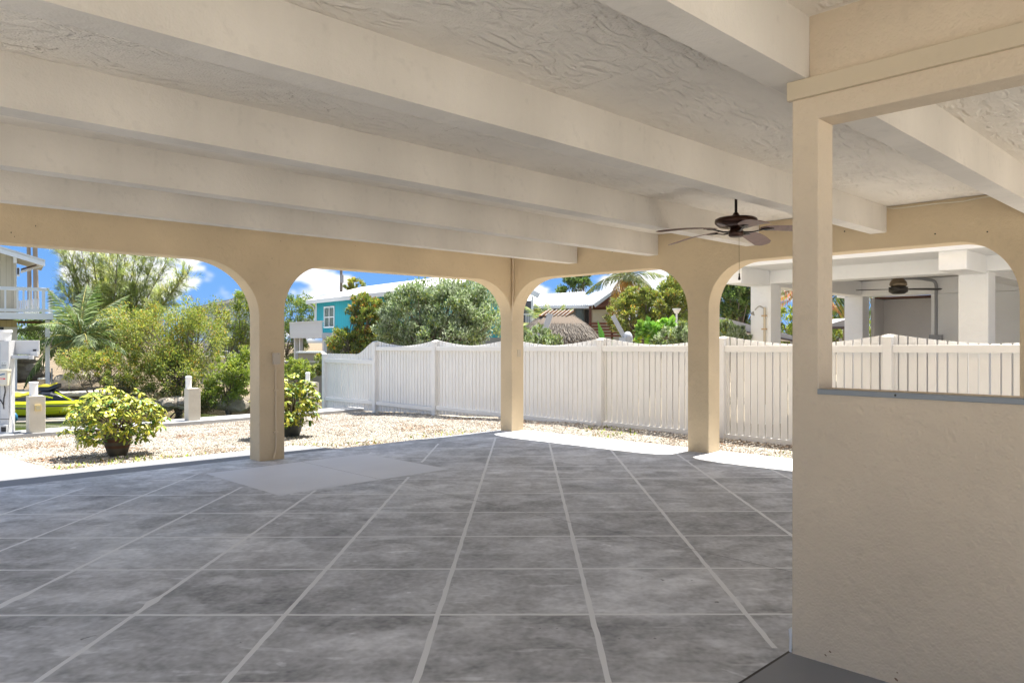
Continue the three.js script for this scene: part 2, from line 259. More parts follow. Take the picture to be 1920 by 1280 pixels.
// concrete apron beyond the arcade, the side path and the capped seawall
{
  const g = poly([[-0.30, 3.0], [-1.08, 3.25], [-1.10, 6.2], [-1.42, 6.28], [-7.55, 6.36], [-7.55, 14], [-1.42, 14], [-0.30, 14]], -0.30, -0.098), p = g.attributes.position;
  for (let i = 0; i < p.count; i++) { const x = p.getX(i); p.setY(i, p.getY(i) + (x > -1.2 ? 0 : -0.042 * (-x - 1.2))); }
  g.computeVertexNormals(); struct('apron', g, slabMat);
}
struct('side_drive', box(10.76, 40, -0.3, -0.02, -0.3, 9.81), mat(0.58, 0.56, 0.52, 0.9));
struct('driveway', box(-0.3, 40, -0.3, -0.02, 9.82, 50), mat(0.58, 0.56, 0.52, 0.9));
const seawall = struct('seawall', [cbox(-8.3, -7.55, -0.56, -0.345, -2.6, 30, 0.015), box(-8.22, -7.75, -3.4, -0.55, -2.6, 30), cbox(-9.2, -8.31, -0.72, -0.52, -2.6, -1.4, 0.015)], surf(blotch(0.40, 0.40, 0.40, 0.12, 2.5, 119), stuccoBump, 0.004));
const waveTex = tex(512, (u, v) => 0.6 * fbm2(u * 20, v * 8, 4, 4, 121) + 0.4 * fbm2(u * 50, v * 26, 3, 2, 123), { srgb: false, metres: 3.5 });
struct('canal_water', new THREE.PlaneGeometry(60, 130).rotateX(-Math.PI / 2).translate(-35, -1.60, -10), new THREE.MeshPhysicalMaterial({ color: lin(0.055, 0.075, 0.022), roughness: 0.10, ior: 1.33, bumpMap: waveTex, bumpScale: 0.05, side: THREE.DoubleSide }));
// the bank across the canal
const shore = [[-23.6, 40], [-23.6, 8], [-23.8, 1], [-22.4, -3.2], [-17.2, -4.2], [-14.2, -6.6], [-13.0, -12], [-12.4, -70]];
const bankMat = surf(blotch(0.20, 0.155, 0.10, 0.4, 4, 125), shellBump, 0.04, 1);
{
  const inner = shore.map(([x, z]) => [x - 1.4, z - 0.2]), t = [];
  for (let i = 0; i < shore.length - 1; i++) { const [a, b, c, d] = [shore[i], shore[i + 1], inner[i + 1], inner[i]]; t.push(...quad(V(a[0], -2.2, a[1]), V(b[0], -2.2, b[1]), V(c[0], -0.95, c[1]), V(d[0], -0.95, d[1]))); }
  const top = poly([...inner, [-400, -70], [-400, 40]], -1.3, -0.95);
  struct('far_bank', [facets([t]), top], bankMat);
}
struct('distant_land', box(-800, 400, -2.6, -1.9, -800, -71), bankMat);
// ---------------------------------------------------------------- the house overhead: arcades, ceiling, beams, partition
const house = thing('stilt_house', 'cream stucco house whose arched open carport fills the view', 'house');
function arcade(openings, s0, s1, y0, y1) {                                    // an arched wall in the plane (s, y)
  const b = 0.008, sh = new THREE.Shape(); let first = true; const go = (x, y) => { first ? sh.moveTo(x, y) : sh.lineTo(x, y); first = false; };
  if (openings[0][0] > s0 + 0.01) go(s0, y0);
  for (const [a, c, ra, rc, top, by] of openings) {
    if (a > s0 + 0.01) go(a, y0);
    for (let k = 0; k <= 20; k++) { const w = Math.PI - (k / 20) * Math.PI / 2; go(a + ra + ra * Math.cos(w), top - by + by * Math.sin(w)); }
    for (let k = 0; k <= 20; k++) { const w = Math.PI / 2 - (k / 20) * Math.PI / 2; go(c - rc + rc * Math.cos(w), top - by + by * Math.sin(w)); }
    go(c, y0);
  }
  go(s1, y0); go(s1, y1); go(s0, y1); sh.closePath();
  return new THREE.ExtrudeGeometry(sh, { depth: 0.27 - 2 * b, bevelEnabled: true, bevelThickness: b, bevelSize: b, bevelOffset: -b, bevelSegments: 2 }).translate(0, 0, b);
}
const CEIL = 2.83, BB = 2.552;
const wallA = part('arched_wall', muv(arcade([[0, 3.98, 0.74, 0.56, 2.36, 0.62], [4.31, 8.30, 0.76, 0.66, 2.36, 0.68], [8.63, 9.45, 0.4, 0.4, 2.36, 0.62]], -0.27, 9.78, -0.5, CEIL).rotateY(-Math.PI / 2)), MAT.tan, house);
const wallB = part('arched_wall', muv(arcade([[0, 3.32, 0.74, 0.62, 2.385, 0.62], [3.63, 6.98, 0.58, 0.54, 2.385, 0.58], [7.31, 10.4, 0.6, 0.6, 2.385, 0.62]], 0.0, 10.7, -0.5, CEIL).translate(0, 0, -0.27)), MAT.tan, house);
part('ceiling', box(-0.27, 10.7, CEIL, 3.05, -0.27, 9.78), MAT.ceiling, house);
for (const xn of [10.17, 8.71, 7.255, 5.785, 4.325, 2.862, 1.415]) part('ceiling_beam', cbox(xn - 0.165, xn, BB, CEIL + 0.015, 0.0, 9.5, 0.012), MAT.beam, house);
part('end_beam', cbox(0.0, 10.7, 2.5, CEIL + 0.01, 9.51, 9.78, 0.012), MAT.beam, house);
for (const x of [3.6, 7.2, 10.3]) part('rear_column', cbox(x, x + 0.33, -0.2, 2.5, 9.51, 9.77, 0.012), MAT.tan, house);
{ // the partition with its serving opening
  const sh = new THREE.Shape(); sh.moveTo(7.182, -0.05); sh.lineTo(10.6, -0.05); sh.lineTo(10.6, BB); sh.lineTo(7.182, BB); sh.closePath();
  const ho = new THREE.Path(); ho.moveTo(7.302, 1.188); ho.lineTo(7.302, 2.368); ho.lineTo(9.9, 2.368); ho.lineTo(9.9, 1.188); ho.closePath(); sh.holes.push(ho);
  const b = 0.006, w = part('partition_wall', muv(new THREE.ExtrudeGeometry(sh, { depth: 0.15 - 2 * b, bevelEnabled: true, bevelThickness: b, bevelSize: b, bevelOffset: -b, bevelSegments: 2 }).translate(0, 0, 5.03 + b)), MAT.plaster, house);
  part('upper_infill', [box(7.256, 8.544, BB + 0.001, CEIL, 5.04, 5.168), box(8.712, 10.0, BB + 0.001, CEIL, 5.04, 5.168)], MAT.plaster, w);
  part('trim_board', cbox(7.168, 10.6, 2.468, BB - 0.001, 5.17, 5.205, 0.004), MAT.trim, w);
  part('sill_edge', cbox(7.300, 9.9, 1.166, 1.1885, 5.15, 5.189, 0.003), MAT.sill, w);
  part('screw', new THREE.SphereGeometry(0.0045, 8, 6).translate(7.62, 1.178, 5.189), MAT.dark, w);
  { const rc = rng(71); for (let i = 0; i < 9; i++) { const x = 7.22 + 1.1 * rc() * rc() + 0.08 * i, y = 0.015 + 0.10 * rc() * rc(); part('paint_chip', new THREE.CircleGeometry(0.0022 + 0.003 * rc(), 7).scale(1.8, 0.9, 1).rotateZ(-0.6).translate(x, y, 5.1812), mat(0.22, 0.13, 0.08, 0.9), w); } }
  const chip = facets([[V(7.1815, 0.0, 5.18), V(7.168, 0.0, 5.178), V(7.171, 0.06, 5.178)], [V(7.1815, 0, 5.18), V(7.171, 0.06, 5.178), V(7.166, 0.10, 5.178)], [V(7.1815, 0, 5.18), V(7.166, 0.10, 5.178), V(7.1815, 0.115, 5.18)]]);
  part('chipped_plaster', chip, mat(0.7, 0.7, 0.72, 0.9), w);
}
part('upper_storey', box(-0.27, 9.2, 3.05, 5.6, -0.27, 7.4), MAT.tan, house);
part('roof', poly([[-0.30, -0.6], [-0.62, 0.95], [-0.72, 2.4], [-0.98, 6.8], [-1.0, 8.0], [9.8, 8.0], [9.8, -0.34], [3, -0.30]], 5.6, 5.75), mat(0.5, 0.5, 0.5, 0.7), house);
{ // wiring fixed to the walls
  const jb = part('junction_box', cbox(0.0, 0.045, 1.105, 1.245, 4.055, 4.145, 0.004), mat(0.60, 0.52, 0.42, 0.5), wallA);
  part('conduit', tube([V(0.012, 1.11, 4.105), V(0.012, 0.5, 4.103), V(0.012, 0.12, 4.10), V(0.014, 0.02, 4.11), V(0.03, -0.06, 4.14)], 0.0115, 0.0115, 8, 24), MAT.conduit, wallA);
  part('screw', new THREE.SphereGeometry(0.004, 8, 6).translate(0.046, 1.235, 4.085), MAT.dark, jb);
  for (const y of [1.09, 0.77, 0.25]) part('conduit_clip', cbox(0, 0.028, y, y + 0.02, 4.075, 4.135, 0.003), MAT.conduit, wallA);
  part('conduit', tube([V(0.05, 2.80, 0.02), V(0.05, 2.2, 0.02), V(0.03, 1.9, 0.018), V(0.012, 1.72, 0.012)], 0.012, 0.012, 8, 16), MAT.conduit, wallB);
  part('cover_plate', cbox(0.0005, 0.008, 1.13, 1.25, -0.20, -0.12, 0.003), MAT.trim, wallA);
  part('cable', tube([V(5.79, 2.818, 0.008), V(5.86, 2.80, 0.008), V(6.05, 2.797, 0.008), V(6.3, 2.797, 0.008), V(6.5, 2.79, 0.008), V(6.62, 2.80, 0.008), V(6.85, 2.812, 0.008), V(7.05, 2.82, 0.008)], 0.006, 0.006, 6, 40), mat(0.72, 0.66, 0.52, 0.5), wallB);
  const r = rng(31);
  for (let i = 0; i < 26; i++) { const a = r() < 0.4, s = 0.004 + 0.005 * r(); part('nail_hole', new THREE.SphereGeometry(s, 6, 5).scale(1, 1, 0.5).translate(a ? 0.0 : 1 + 9 * r(), a ? 2.4 + 0.4 * r() : 2.45 + 0.35 * r(), a ? 1 + 7 * r() : 0.0), MAT.dark, a ? wallA : wallB); }
}

// ---------------------------------------------------------------- ceiling fan
const bronze = mat(0.045, 0.018, 0.010, 0.28, { metalness: 0.55 }), iron = mat(0.012, 0.009, 0.008, 0.35, { metalness: 0.4 });
const bladeTex = tex(256, (u, v) => tint(0.20, 0.125, 0.105, 0.8 + 0.5 * fbm2(u * 3, v * 60, 4, 0, 131)), { metres: 0.8 });
function fanBlade(L, r0, w0, w1, droop) {                                      // a curved paddle blade with thickness
  const rings = []; for (let i = 0; i <= 12; i++) { const t = i / 12, x = r0 + L * t, w = mix(w0, w1, Math.sin(t * 2.2)) * (t > 0.93 ? 1 - (t - 0.93) * 5 : 1) * (t < 0.08 ? 0.6 + t * 5 : 1), y = -droop * t * t, tw = 0.20; const p = (s, up) => V(x, y + s * w * Math.sin(tw) + up, s * w * Math.cos(tw)); rings.push([p(-1, 0), p(-0.5, 0.004), p(0.5, 0.004), p(1, 0), p(0.5, -0.004), p(-0.5, -0.004)]); }
  return muv(loft(rings));
}
{
  const fan = thing('ceiling_fan', 'dark bronze ceiling fan with five wooden blades hung between the beams', 'ceiling fan', V(5.13, 0, 2.0));
  const Y = 2.465;
  part('downrod', cyl(0, Y + 0.12, CEIL, 0, 0.0135, 0.0135, 14), iron, fan);
  part('ceiling_canopy', new THREE.LatheGeometry([[0, 0], [0.03, 0], [0.07, 0.05], [0.072, 0.07]].map(([a, b]) => new THREE.Vector2(a, b + CEIL - 0.07)), 24), bronze, fan);
  part('hanger_cone', new THREE.LatheGeometry([[0.0135, 0.145], [0.022, 0.14], [0.042, 0.105], [0.045, 0.095]].map(([a, b]) => new THREE.Vector2(a, b + Y)), 24), bronze, fan);
  part('motor_housing', new THREE.LatheGeometry([[0, 0.10], [0.10, 0.10], [0.17, 0.092], [0.193, 0.080], [0.197, 0.055], [0.193, 0.042], [0.188, 0.035], [0.16, 0.012], [0.11, -0.002], [0.05, -0.006], [0, -0.006]].map(([a, b]) => new THREE.Vector2(a, b + Y)), 40), bronze, fan);
  part('switch_housing', new THREE.LatheGeometry([[0, -0.09], [0.05, -0.09], [0.068, -0.078], [0.072, -0.035], [0.055, -0.02], [0.05, 0.0]].map(([a, b]) => new THREE.Vector2(a, b + Y)), 28), bronze, fan);
  const bladeMat = new THREE.MeshStandardMaterial({ map: bladeTex, roughness: 0.55, side: THREE.DoubleSide }), bg = fanBlade(0.60, 0.22, 0.062, 0.088, 0.055);
  const ironGeo = merge([bar(V(0.06, -0.025, 0), V(0.14, -0.030, 0), 0.026, 0.012), bar(V(0.14, -0.030, 0), V(0.24, -0.012, 0), 0.02, 0.010), new THREE.TorusGeometry(0.030, 0.007, 6, 14).rotateX(Math.PI / 2).scale(1.3, 1, 1).translate(0.27, -0.008, 0), box(0.24, 0.34, -0.012, -0.006, -0.018, 0.018)]);
  const yaw = Math.atan2(-RIGHT.z, RIGHT.x);
  for (const a of [197, 125, 53, -19, -91]) {
    const b = part('blade', bg, bladeMat, fan); b.position.y = Y - 0.018; b.rotation.y = yaw + a * Math.PI / 180;
    part('blade_iron', ironGeo, iron, b);
  }
  const ch = part('pull_chain', tube([V(0.02, Y - 0.07, -0.02), V(0.022, Y - 0.43, -0.022)], 0.0022, 0.0022, 5), mat(0.25, 0.18, 0.10, 0.4, { metalness: 0.6 }), fan);
  part('chain_pull', new THREE.LatheGeometry([[0, 0], [0.011, 0.002], [0.012, 0.01], [0.006, 0.045], [0.008, 0.055], [0.004, 0.066], [0, 0.068]].map(([a, b]) => new THREE.Vector2(a, b)), 12).translate(0.022, Y - 0.495, -0.022), iron, ch);
}

// ---------------------------------------------------------------- the white picket fence
{
  const vinyl = surf(blotch(0.76, 0.75, 0.73, 0.05, 1.3, 141), floorBump, 0.0006, 0.42);
  const fence = thing('picket_fence', 'white picket fence with scalloped top between yard and neighbour', 'fence', V(0, 0, -2.0));
  const r = rng(41), posts = [-9.42, -6.95, -4.54, -2.14, 0.25, 2.68, 5.12, 7.54, 9.96], gy = (x) => (x > -7.6 ? groundY(x) : x > -8.3 ? -0.36 : -0.52);
  const top = (x) => 1.297 + 0.0077 * x, crest = (x) => { const i = posts.findIndex((p, k) => x >= p && x < posts[k + 1]); if (i < 0) return 1.2; const t = (x - posts[i]) / (posts[i + 1] - posts[i]); if (i === 0) return 1.045 + 0.335 * sstep(0.62, 0.99, t); return top(x) + 0.018 + 0.132 * Math.pow(Math.abs(2 * t - 1), 1.65); };
  const postGeo = (h) => merge([cbox(-0.055, 0.055, 0, h, -0.055, 0.055, 0.006), new THREE.CylinderGeometry(0.02, 0.088, 0.028, 4).rotateY(Math.PI / 4).translate(0, h + 0.013, 0)]);
  posts.forEach((x, i) => { const b = gy(x) - 0.1; part('post', postGeo((i === 0 ? 1.03 : top(x) + 0.115) - b), vinyl, fence).position.set(x, b, 0.03); });
  for (let i = 0; i < posts.length - 1; i++) {
    const a = posts[i] + 0.055, c = posts[i + 1] - 0.055, low = i === 0, bt = i < 2 ? -0.11 : i < 4 ? -0.075 : -0.045, bs = i === 0 ? 0.03 : 0;
    const rail = (y0, y1, dy, tilt) => { const g = cbox(a, c, y0, y1, 0.012, 0.058, 0.005), p = g.attributes.position; for (let k = 0; k < p.count; k++) p.setY(k, p.getY(k) + (tilt ? 0.0077 * p.getX(k) : 0) - dy * (1 - (p.getX(k) - a) / (c - a))); g.computeVertexNormals(); return g; };
    part('rail', rail(low ? 0.80 : 1.2, low ? 0.91 : 1.297, 0, !low), vinyl, fence); part('rail', rail(bt - 0.09, bt, bs), vinyl, fence);
    const n = 21, pitch = (posts[i + 1] - posts[i]) / n;
    for (let k = 0; k < n; k++) {
      const x0 = posts[i] + pitch * k + 0.006 + (r() - 0.5) * 0.004, x1 = x0 + pitch - 0.020 + (r() - 0.5) * 0.004, b = i > 3 ? bt - 0.075 : gy((x0 + x1) / 2) + 0.02 + 0.02 * r();
      const g = box(x0, x1, 0, 1, -0.022, 0.0), p = g.attributes.position, lean = (r() - 0.5) * 0.004;
      for (let q = 0; q < p.count; q++) { const up = p.getY(q) > 0.5; p.setY(q, up ? crest(p.getX(q)) : b); if (up) p.setX(q, p.getX(q) + lean); }
      g.computeVertexNormals(); part('picket', g, vinyl, fence);
    }
  }
}

// ---------------------------------------------------------------- potted variegated shrubs
function leafletGeo(r, n, L, W) {                                              // one hand-shaped leaf: drooping leaflets round a stalk end
  const pos = [], col = [], Gc = [0.055, 0.13, 0.02], lime = 0.34 + 0.12 * r();
  const yl = () => { const k = 0.75 + 0.5 * r(); return [0.47 * k, 0.45 * k, 0.045 * k]; };
  for (let i = 0; i < n; i++) {
    const a = (i / n) * 6.283 + r() * 0.4, l = L * (0.7 + 0.5 * r()), w = W * (0.75 + 0.5 * r()), dr = 0.25 + 0.9 * r(), edge = r() < 0.34 ? [0.06, 0.15, 0.02] : yl(), mid = r() < 0.45 ? yl() : [Gc[0] * (1 + lime), Gc[1] * (1 + lime), Gc[2]];
    const P = (t, s) => { const d = l * t, y = 0.02 * t - dr * l * t * t * 0.8 - Math.abs(s) * w * 0.25, x = d * (1 - 0.25 * dr * t); return [Math.cos(a) * x - Math.sin(a) * s * w, y, Math.sin(a) * x + Math.cos(a) * s * w]; };
    const rows = [[0.12, 0.05], [0.4, 0.36], [0.72, 0.5], [0.92, 0.32], [1.0, 0.02]];
    for (let k = 0; k < rows.length - 1; k++) for (const sd of [-1, 1]) {
      const [t0, w0] = rows[k], [t1, w1] = rows[k + 1], A = P(t0, 0), B = P(t1, 0), C = P(t1, sd * w1), D = P(t0, sd * w0);
      for (const [q, c] of [[A, mid], [B, mid], [C, edge], [A, mid], [C, edge], [D, edge]]) { pos.push(...q); col.push(...c); }
    }
  }
  const g = new THREE.BufferGeometry(); g.setAttribute('position', new THREE.Float32BufferAttribute(pos, 3)); g.setAttribute('color', new THREE.Float32BufferAttribute(col, 3)); g.computeVertexNormals(); return g;
}
function pottedShrub(label, x, z, seed, potMat, stripes, rx, ry, cy, ox, oz) {
  const r = rng(seed), y = groundY(x), o = thing('potted_shrub', label, 'potted plant', V(x, y, z), 0, 'potted shrubs on the gravel');
  const prof = [[0, 0], [0.115, 0], [0.122, 0.012], [0.155, 0.12], [0.185, 0.24], [0.196, 0.33], [0.204, 0.338], [0.202, 0.362], [0.186, 0.365], [0.178, 0.31]];
  const pot = part('pot', new THREE.LatheGeometry(prof.map(([a, b]) => new THREE.Vector2(a, b)), 32), potMat, o);
  if (stripes) for (const [a, b, k] of [[0.115, 0.155, 0.1555], [0.20, 0.245, 0.178]]) part('painted_band', new THREE.LatheGeometry([[k - 0.0015, a], [k + (b - a) * 0.27 + 0.001, b]].map(([p, q]) => new THREE.Vector2(p, q)), 32), mat(0.12, 0.055, 0.03, 0.7), pot);
  part('soil', new THREE.CircleGeometry(0.178, 24).rotateX(-Math.PI / 2).translate(0, 0.315, 0), soil, pot);
  const lm = vmat(0.42), geos = Array.from({ length: 9 }, () => leafletGeo(r, 7 + (r() * 3 | 0), 0.118, 0.040)), twigs = [];
  for (let i = 0; i < 300; i++) {
    const a = r() * 6.283, u = r() * 2 - 1, s = Math.sqrt(1 - u * u), d = 0.58 + 0.42 * Math.pow(r(), 0.5), wob = 0.86 + 0.3 * noise2(a * 1.6 + seed, u * 2, 0, 151);
    const p = V(ox + Math.cos(a) * s * rx * d * wob, Math.max(0.24, cy + u * ry * d * wob), oz + Math.sin(a) * s * rx * d * wob); if (p.y < 0.40 && Math.hypot(p.x, p.z) < 0.28) continue;
    const l = part('leaf', geos[i % 9], lm, o); l.position.copy(p); const k = 0.6 + 0.65 * r(); l.scale.set(k, k, k); l.rotation.set((r() - 0.5) * 0.7 + Math.sin(a) * s * 0.55, r() * 6.28, (r() - 0.5) * 0.7 - Math.cos(a) * s * 0.55);
    if (i % 4 === 0) twigs.push(tube([V((r() - 0.5) * 0.12, 0.3, (r() - 0.5) * 0.12), V(p.x * 0.45, mix(0.34, p.y, 0.6), p.z * 0.45), p], 0.007, 0.003, 5, 5));
  }
  part('stems', twigs, mat(0.13, 0.10, 0.06, 0.9), o);
}
const glaze = (r, g, b, s) => surf(blotch(r, g, b, 0.5, 0.5, s), floorBump, 0.002, 0.55);
pottedShrub('yellow and green shrub in a banded clay pot, left of the near column', -2.67, 5.15, 51, glaze(0.10, 0.085, 0.06, 153), true, 0.64, 0.40, 0.56, 0.04, 0.02);
pottedShrub('yellow and green shrub in a plain grey pot, half behind the column', -2.93, 2.36, 57, glaze(0.075, 0.08, 0.07, 157), false, 0.56, 0.46, 0.60, 0.1, 0.18);

// ---------------------------------------------------------------- on the seawall: mooring blocks and the boat lift
const cast = surf(blotch(0.52, 0.48, 0.40, 0.10, 0.9, 161), stuccoBump, 0.003);
function mooringBlock(label, px, py, Z, w, h, pr, ph, off, outlet, cap) {
  const p = at(px, py, Z); p.y = -0.346; const turn = Math.atan2(FWD.x, FWD.z) + 0.55;
  const o = thing('mooring_block', label, 'mooring post', p, 0, 'mooring blocks along the seawall');
  part('concrete_block', cbox(-w / 2, w / 2, 0, h, -w / 2, w / 2, 0.012), cast, o);
  const q = V(off, 0, -off);
  const pipe = part('pile', [cyl(q.x, h - 0.02, h + ph, q.z, pr, pr, 28)], MAT.white, o);
  part('pile_cap', new THREE.LatheGeometry([[pr * 1.06, 0], [pr * 1.1, 0.01], [pr * 1.1, 0.03], [pr * (cap ? 0.7 : 1.0), cap ? 0.05 : 0.036], [0, cap ? 0.055 : 0.04]].map(([a, b]) => new THREE.Vector2(a, b)), 28).translate(q.x, h + ph - 0.03, q.z), MAT.white, pipe);
  if (outlet) { const b = part('outlet_box', cbox(w / 2, w / 2 + 0.05, h * 0.60, h * 0.60 + 0.12, -0.06, 0.05, 0.006), mat(0.58, 0.46, 0.22, 0.5), o); part('outlet_cover', cbox(w / 2 + 0.05, w / 2 + 0.06, h * 0.60 + 0.02, h * 0.60 + 0.10, -0.035, 0.03, 0.003), mat(0.50, 0.45, 0.28, 0.4), b); }
  o.rotation.y = 0.0;
}
mooringBlock('mooring block with an outlet box and round white pile, beside the watercraft', 66, 809, 14.1, 0.27, 0.69, 0.072, 0.26, -0.03, true, false);
mooringBlock('plain mooring block with a slim white pile, standing alone before the water', 360, 787, 16.2, 0.26, 0.70, 0.062, 0.25, -0.06, false, true);
mooringBlock('mooring block with a thin capped pile at the fence end', 584, 770, 18.3, 0.26, 0.71, 0.055, 0.23, -0.07, false, true);
{
  const Z = 14.0, p = at(13, 812, Z); p.y = -0.346;
  const o = thing('boat_lift', 'white boat lift post with motor box and top arm at the left edge', 'boat lift', p, Math.atan2(RIGHT.x, RIGHT.z) - Math.PI / 2);   // local x runs to the right of the picture
  const metal = surf(blotch(0.55, 0.55, 0.55, 0.08, 0.8, 163), floorBump, 0.001, 0.5), alu = mat(0.42, 0.44, 0.47, 0.4, { metalness: 0.5 });
  part('post', cbox(-0.075, 0.085, 0, 1.74, -0.09, 0.09, 0.01), metal, o); part('side_channel', cbox(-0.15, -0.09, 0.02, 1.70, -0.06, 0.06, 0.006), alu, o);
  part('arm', cbox(-0.6, 0.535, 1.48, 1.745, -0.12, -0.095, 0.006), metal, o); part('cable_beam', cbox(0.09, 0.42, 1.40, 1.465, -0.11, 0.03, 0.006), alu, o);
  part('beam_end', [cbox(0.39, 0.53, 1.44, 1.54, -0.093, -0.06, 0.006), cyl(0.44, 1.39, 1.46, -0.02, 0.045, 0.045, 14)], metal, o); part('bolt_slot', box(0.425, 0.485, 1.53, 1.575, -0.095, -0.085), MAT.dark, o);
  part('bucket', [cyl(-0.10, 1.745, 1.90, -0.02, 0.13, 0.145, 24), cyl(-0.10, 1.90, 1.945, -0.02, 0.155, 0.15, 24)], MAT.white, o);
  const label = (w, h, draw) => { const c = document.createElement('canvas'); c.width = w; c.height = h; draw(c.getContext('2d')); const t = new THREE.CanvasTexture(c); t.colorSpace = THREE.SRGBColorSpace; return new THREE.MeshStandardMaterial({ map: t, roughness: 0.6 }); };
  const plate = part('rating_plate', cbox(-0.065, 0.065, 1.225, 1.355, 0.09, 0.094, 0.001), MAT.whitePlain, o);
  part('plate_print', new THREE.PlaneGeometry(0.12, 0.12).translate(0, 1.29, 0.0965), label(128, 128, (c) => { c.fillStyle = '#c6c8c6'; c.fillRect(0, 0, 128, 128); c.fillStyle = '#3b4148'; c.font = 'bold 34px sans-serif'; c.fillText('C', 20, 46); c.fillText('T', 72, 46); c.fillRect(14, 66, 98, 9); c.fillRect(22, 82, 84, 6); c.fillRect(12, 100, 100, 5); }), plate);
  const mb = part('motor_box', cbox(-0.145, 0.135, 0.90, 1.195, 0.09, 0.20, 0.012), mat(0.62, 0.58, 0.44, 0.5), o);
  part('motor_lid', cbox(-0.155, 0.145, 1.175, 1.205, 0.085, 0.21, 0.008), mat(0.66, 0.62, 0.49, 0.5), mb);
  part('motor_label', new THREE.PlaneGeometry(0.23, 0.245).translate(0.005, 1.045, 0.2025), label(256, 272, (c) => {
    c.fillStyle = '#cfcbbd'; c.fillRect(0, 0, 256, 272); c.strokeStyle = '#2d5f86'; c.fillStyle = '#2d5f86'; c.lineWidth = 9; c.lineCap = 'round';
    for (const s of [-1, 1]) for (let k = 0; k < 3; k++) { c.beginPath(); c.moveTo(128 + s * 92, 40 + k * 13); c.quadraticCurveTo(128 + s * 52, 38 + k * 14, 128 + s * 10, 62 + k * 6); c.stroke(); }
    c.beginPath(); c.ellipse(128, 70, 26, 12, 0, 0, 7); c.fill(); c.fillStyle = '#cc3a3a'; c.fillRect(26, 136, 204, 30); c.fillStyle = '#f0e9e2'; c.font = 'bold 24px sans-serif'; c.fillText('WARNING', 70, 160); c.fillStyle = '#b9b2b4'; for (let k = 0; k < 3; k++) c.fillRect(52 + 10 * k, 184 + k * 20, 150 - 20 * k, 6);
  }), mb);
  part('power_cable', [tube([V(0.02, 0.92, 0.12), V(0.03, 0.80, 0.11), V(0.0, 0.68, 0.10), V(-0.01, 0.52, 0.10)], 0.009, 0.009, 6, 18), tube([V(-0.10, 0.92, 0.12), V(-0.10, 0.7, 0.11), V(-0.02, 0.55, 0.10), V(0.0, 0.46, 0.10)], 0.008, 0.008, 6, 18)], MAT.black, o);
  part('conduit', tube([V(0.105, 1.2, 0.06), V(0.105, 0.6, 0.06), V(0.105, 0.4, 0.06), V(0.145, 0.25, 0.07), V(0.155, 0.1, 0.08), V(0.155, 0.0, 0.08)], 0.016, 0.016, 8, 30), MAT.white, o);
  part('base_plate', cbox(-0.2, 0.22, 0, 0.025, -0.16, 0.18, 0.006), alu, o); part('base_bracket', [cbox(-0.06, 0.09, 0.025, 0.17, 0.09, 0.16, 0.006)], metal, o); part('bracket_opening', box(-0.01, 0.08, 0.04, 0.13, 0.155, 0.163), MAT.dark, o); part('band', cbox(-0.08, 0.09, 0.26, 0.275, 0.088, 0.094, 0.002), mat(0.15, 0.14, 0.13, 0.6), o);
}
// ---------------------------------------------------------------- vegetation
const bark = surf(blotch(0.20, 0.165, 0.13, 0.3, 0.7, 201), stuccoBump, 0.01), palmBark = surf(blotch(0.30, 0.25, 0.19, 0.3, 0.8, 203, 4), stuccoBump, 0.012), leafy_ = (t) => new THREE.MeshPhysicalMaterial({ vertexColors: true, roughness: 0.9, transmission: t, thickness: 0, side: THREE.DoubleSide }), leafMat = leafy_(0.45), needleMat = leafy_(0.3);
const rand3 = (r) => { let x, y, z; do { x = 2 * r() - 1; y = 2 * r() - 1; z = 2 * r() - 1; } while (x * x + y * y + z * z > 1); return V(x, y, z); };
class Leaves {                                                                // many small leaf faces with their own colours
  constructor() { this.p = []; this.n = []; this.c = []; }
  leaf(o, d, up, L, W, col) {                                                 // a folded blade of two faces from o along d
    const s = d.clone().cross(up).normalize(), nn = s.clone().cross(d).normalize(), m = o.clone().addScaledVector(d, L * 0.5), t = o.clone().addScaledVector(d, L);
    for (const sd of [-1, 1]) { const e = m.clone().addScaledVector(s, sd * W * 0.5).addScaledVector(nn, W * 0.12), n = nn.clone().addScaledVector(s, -sd * 0.25).normalize(); for (const q of sd > 0 ? [o, e, t] : [o, t, e]) { this.p.push(q.x, q.y, q.z); this.n.push(n.x, n.y, n.z); this.c.push(col[0], col[1], col[2]); } }
  }
  build() { const g = new THREE.BufferGeometry(); g.setAttribute('position', new THREE.Float32BufferAttribute(this.p, 3)); g.setAttribute('normal', new THREE.Float32BufferAttribute(this.n, 3)); g.setAttribute('color', new THREE.Float32BufferAttribute(this.c, 3)); return g; }
}
const shade = (pal, r) => { const a = pal[(r() * pal.length) | 0], k = 1.25 + 0.9 * r(); return [a[0] * k, a[1] * k, a[2] * k]; };
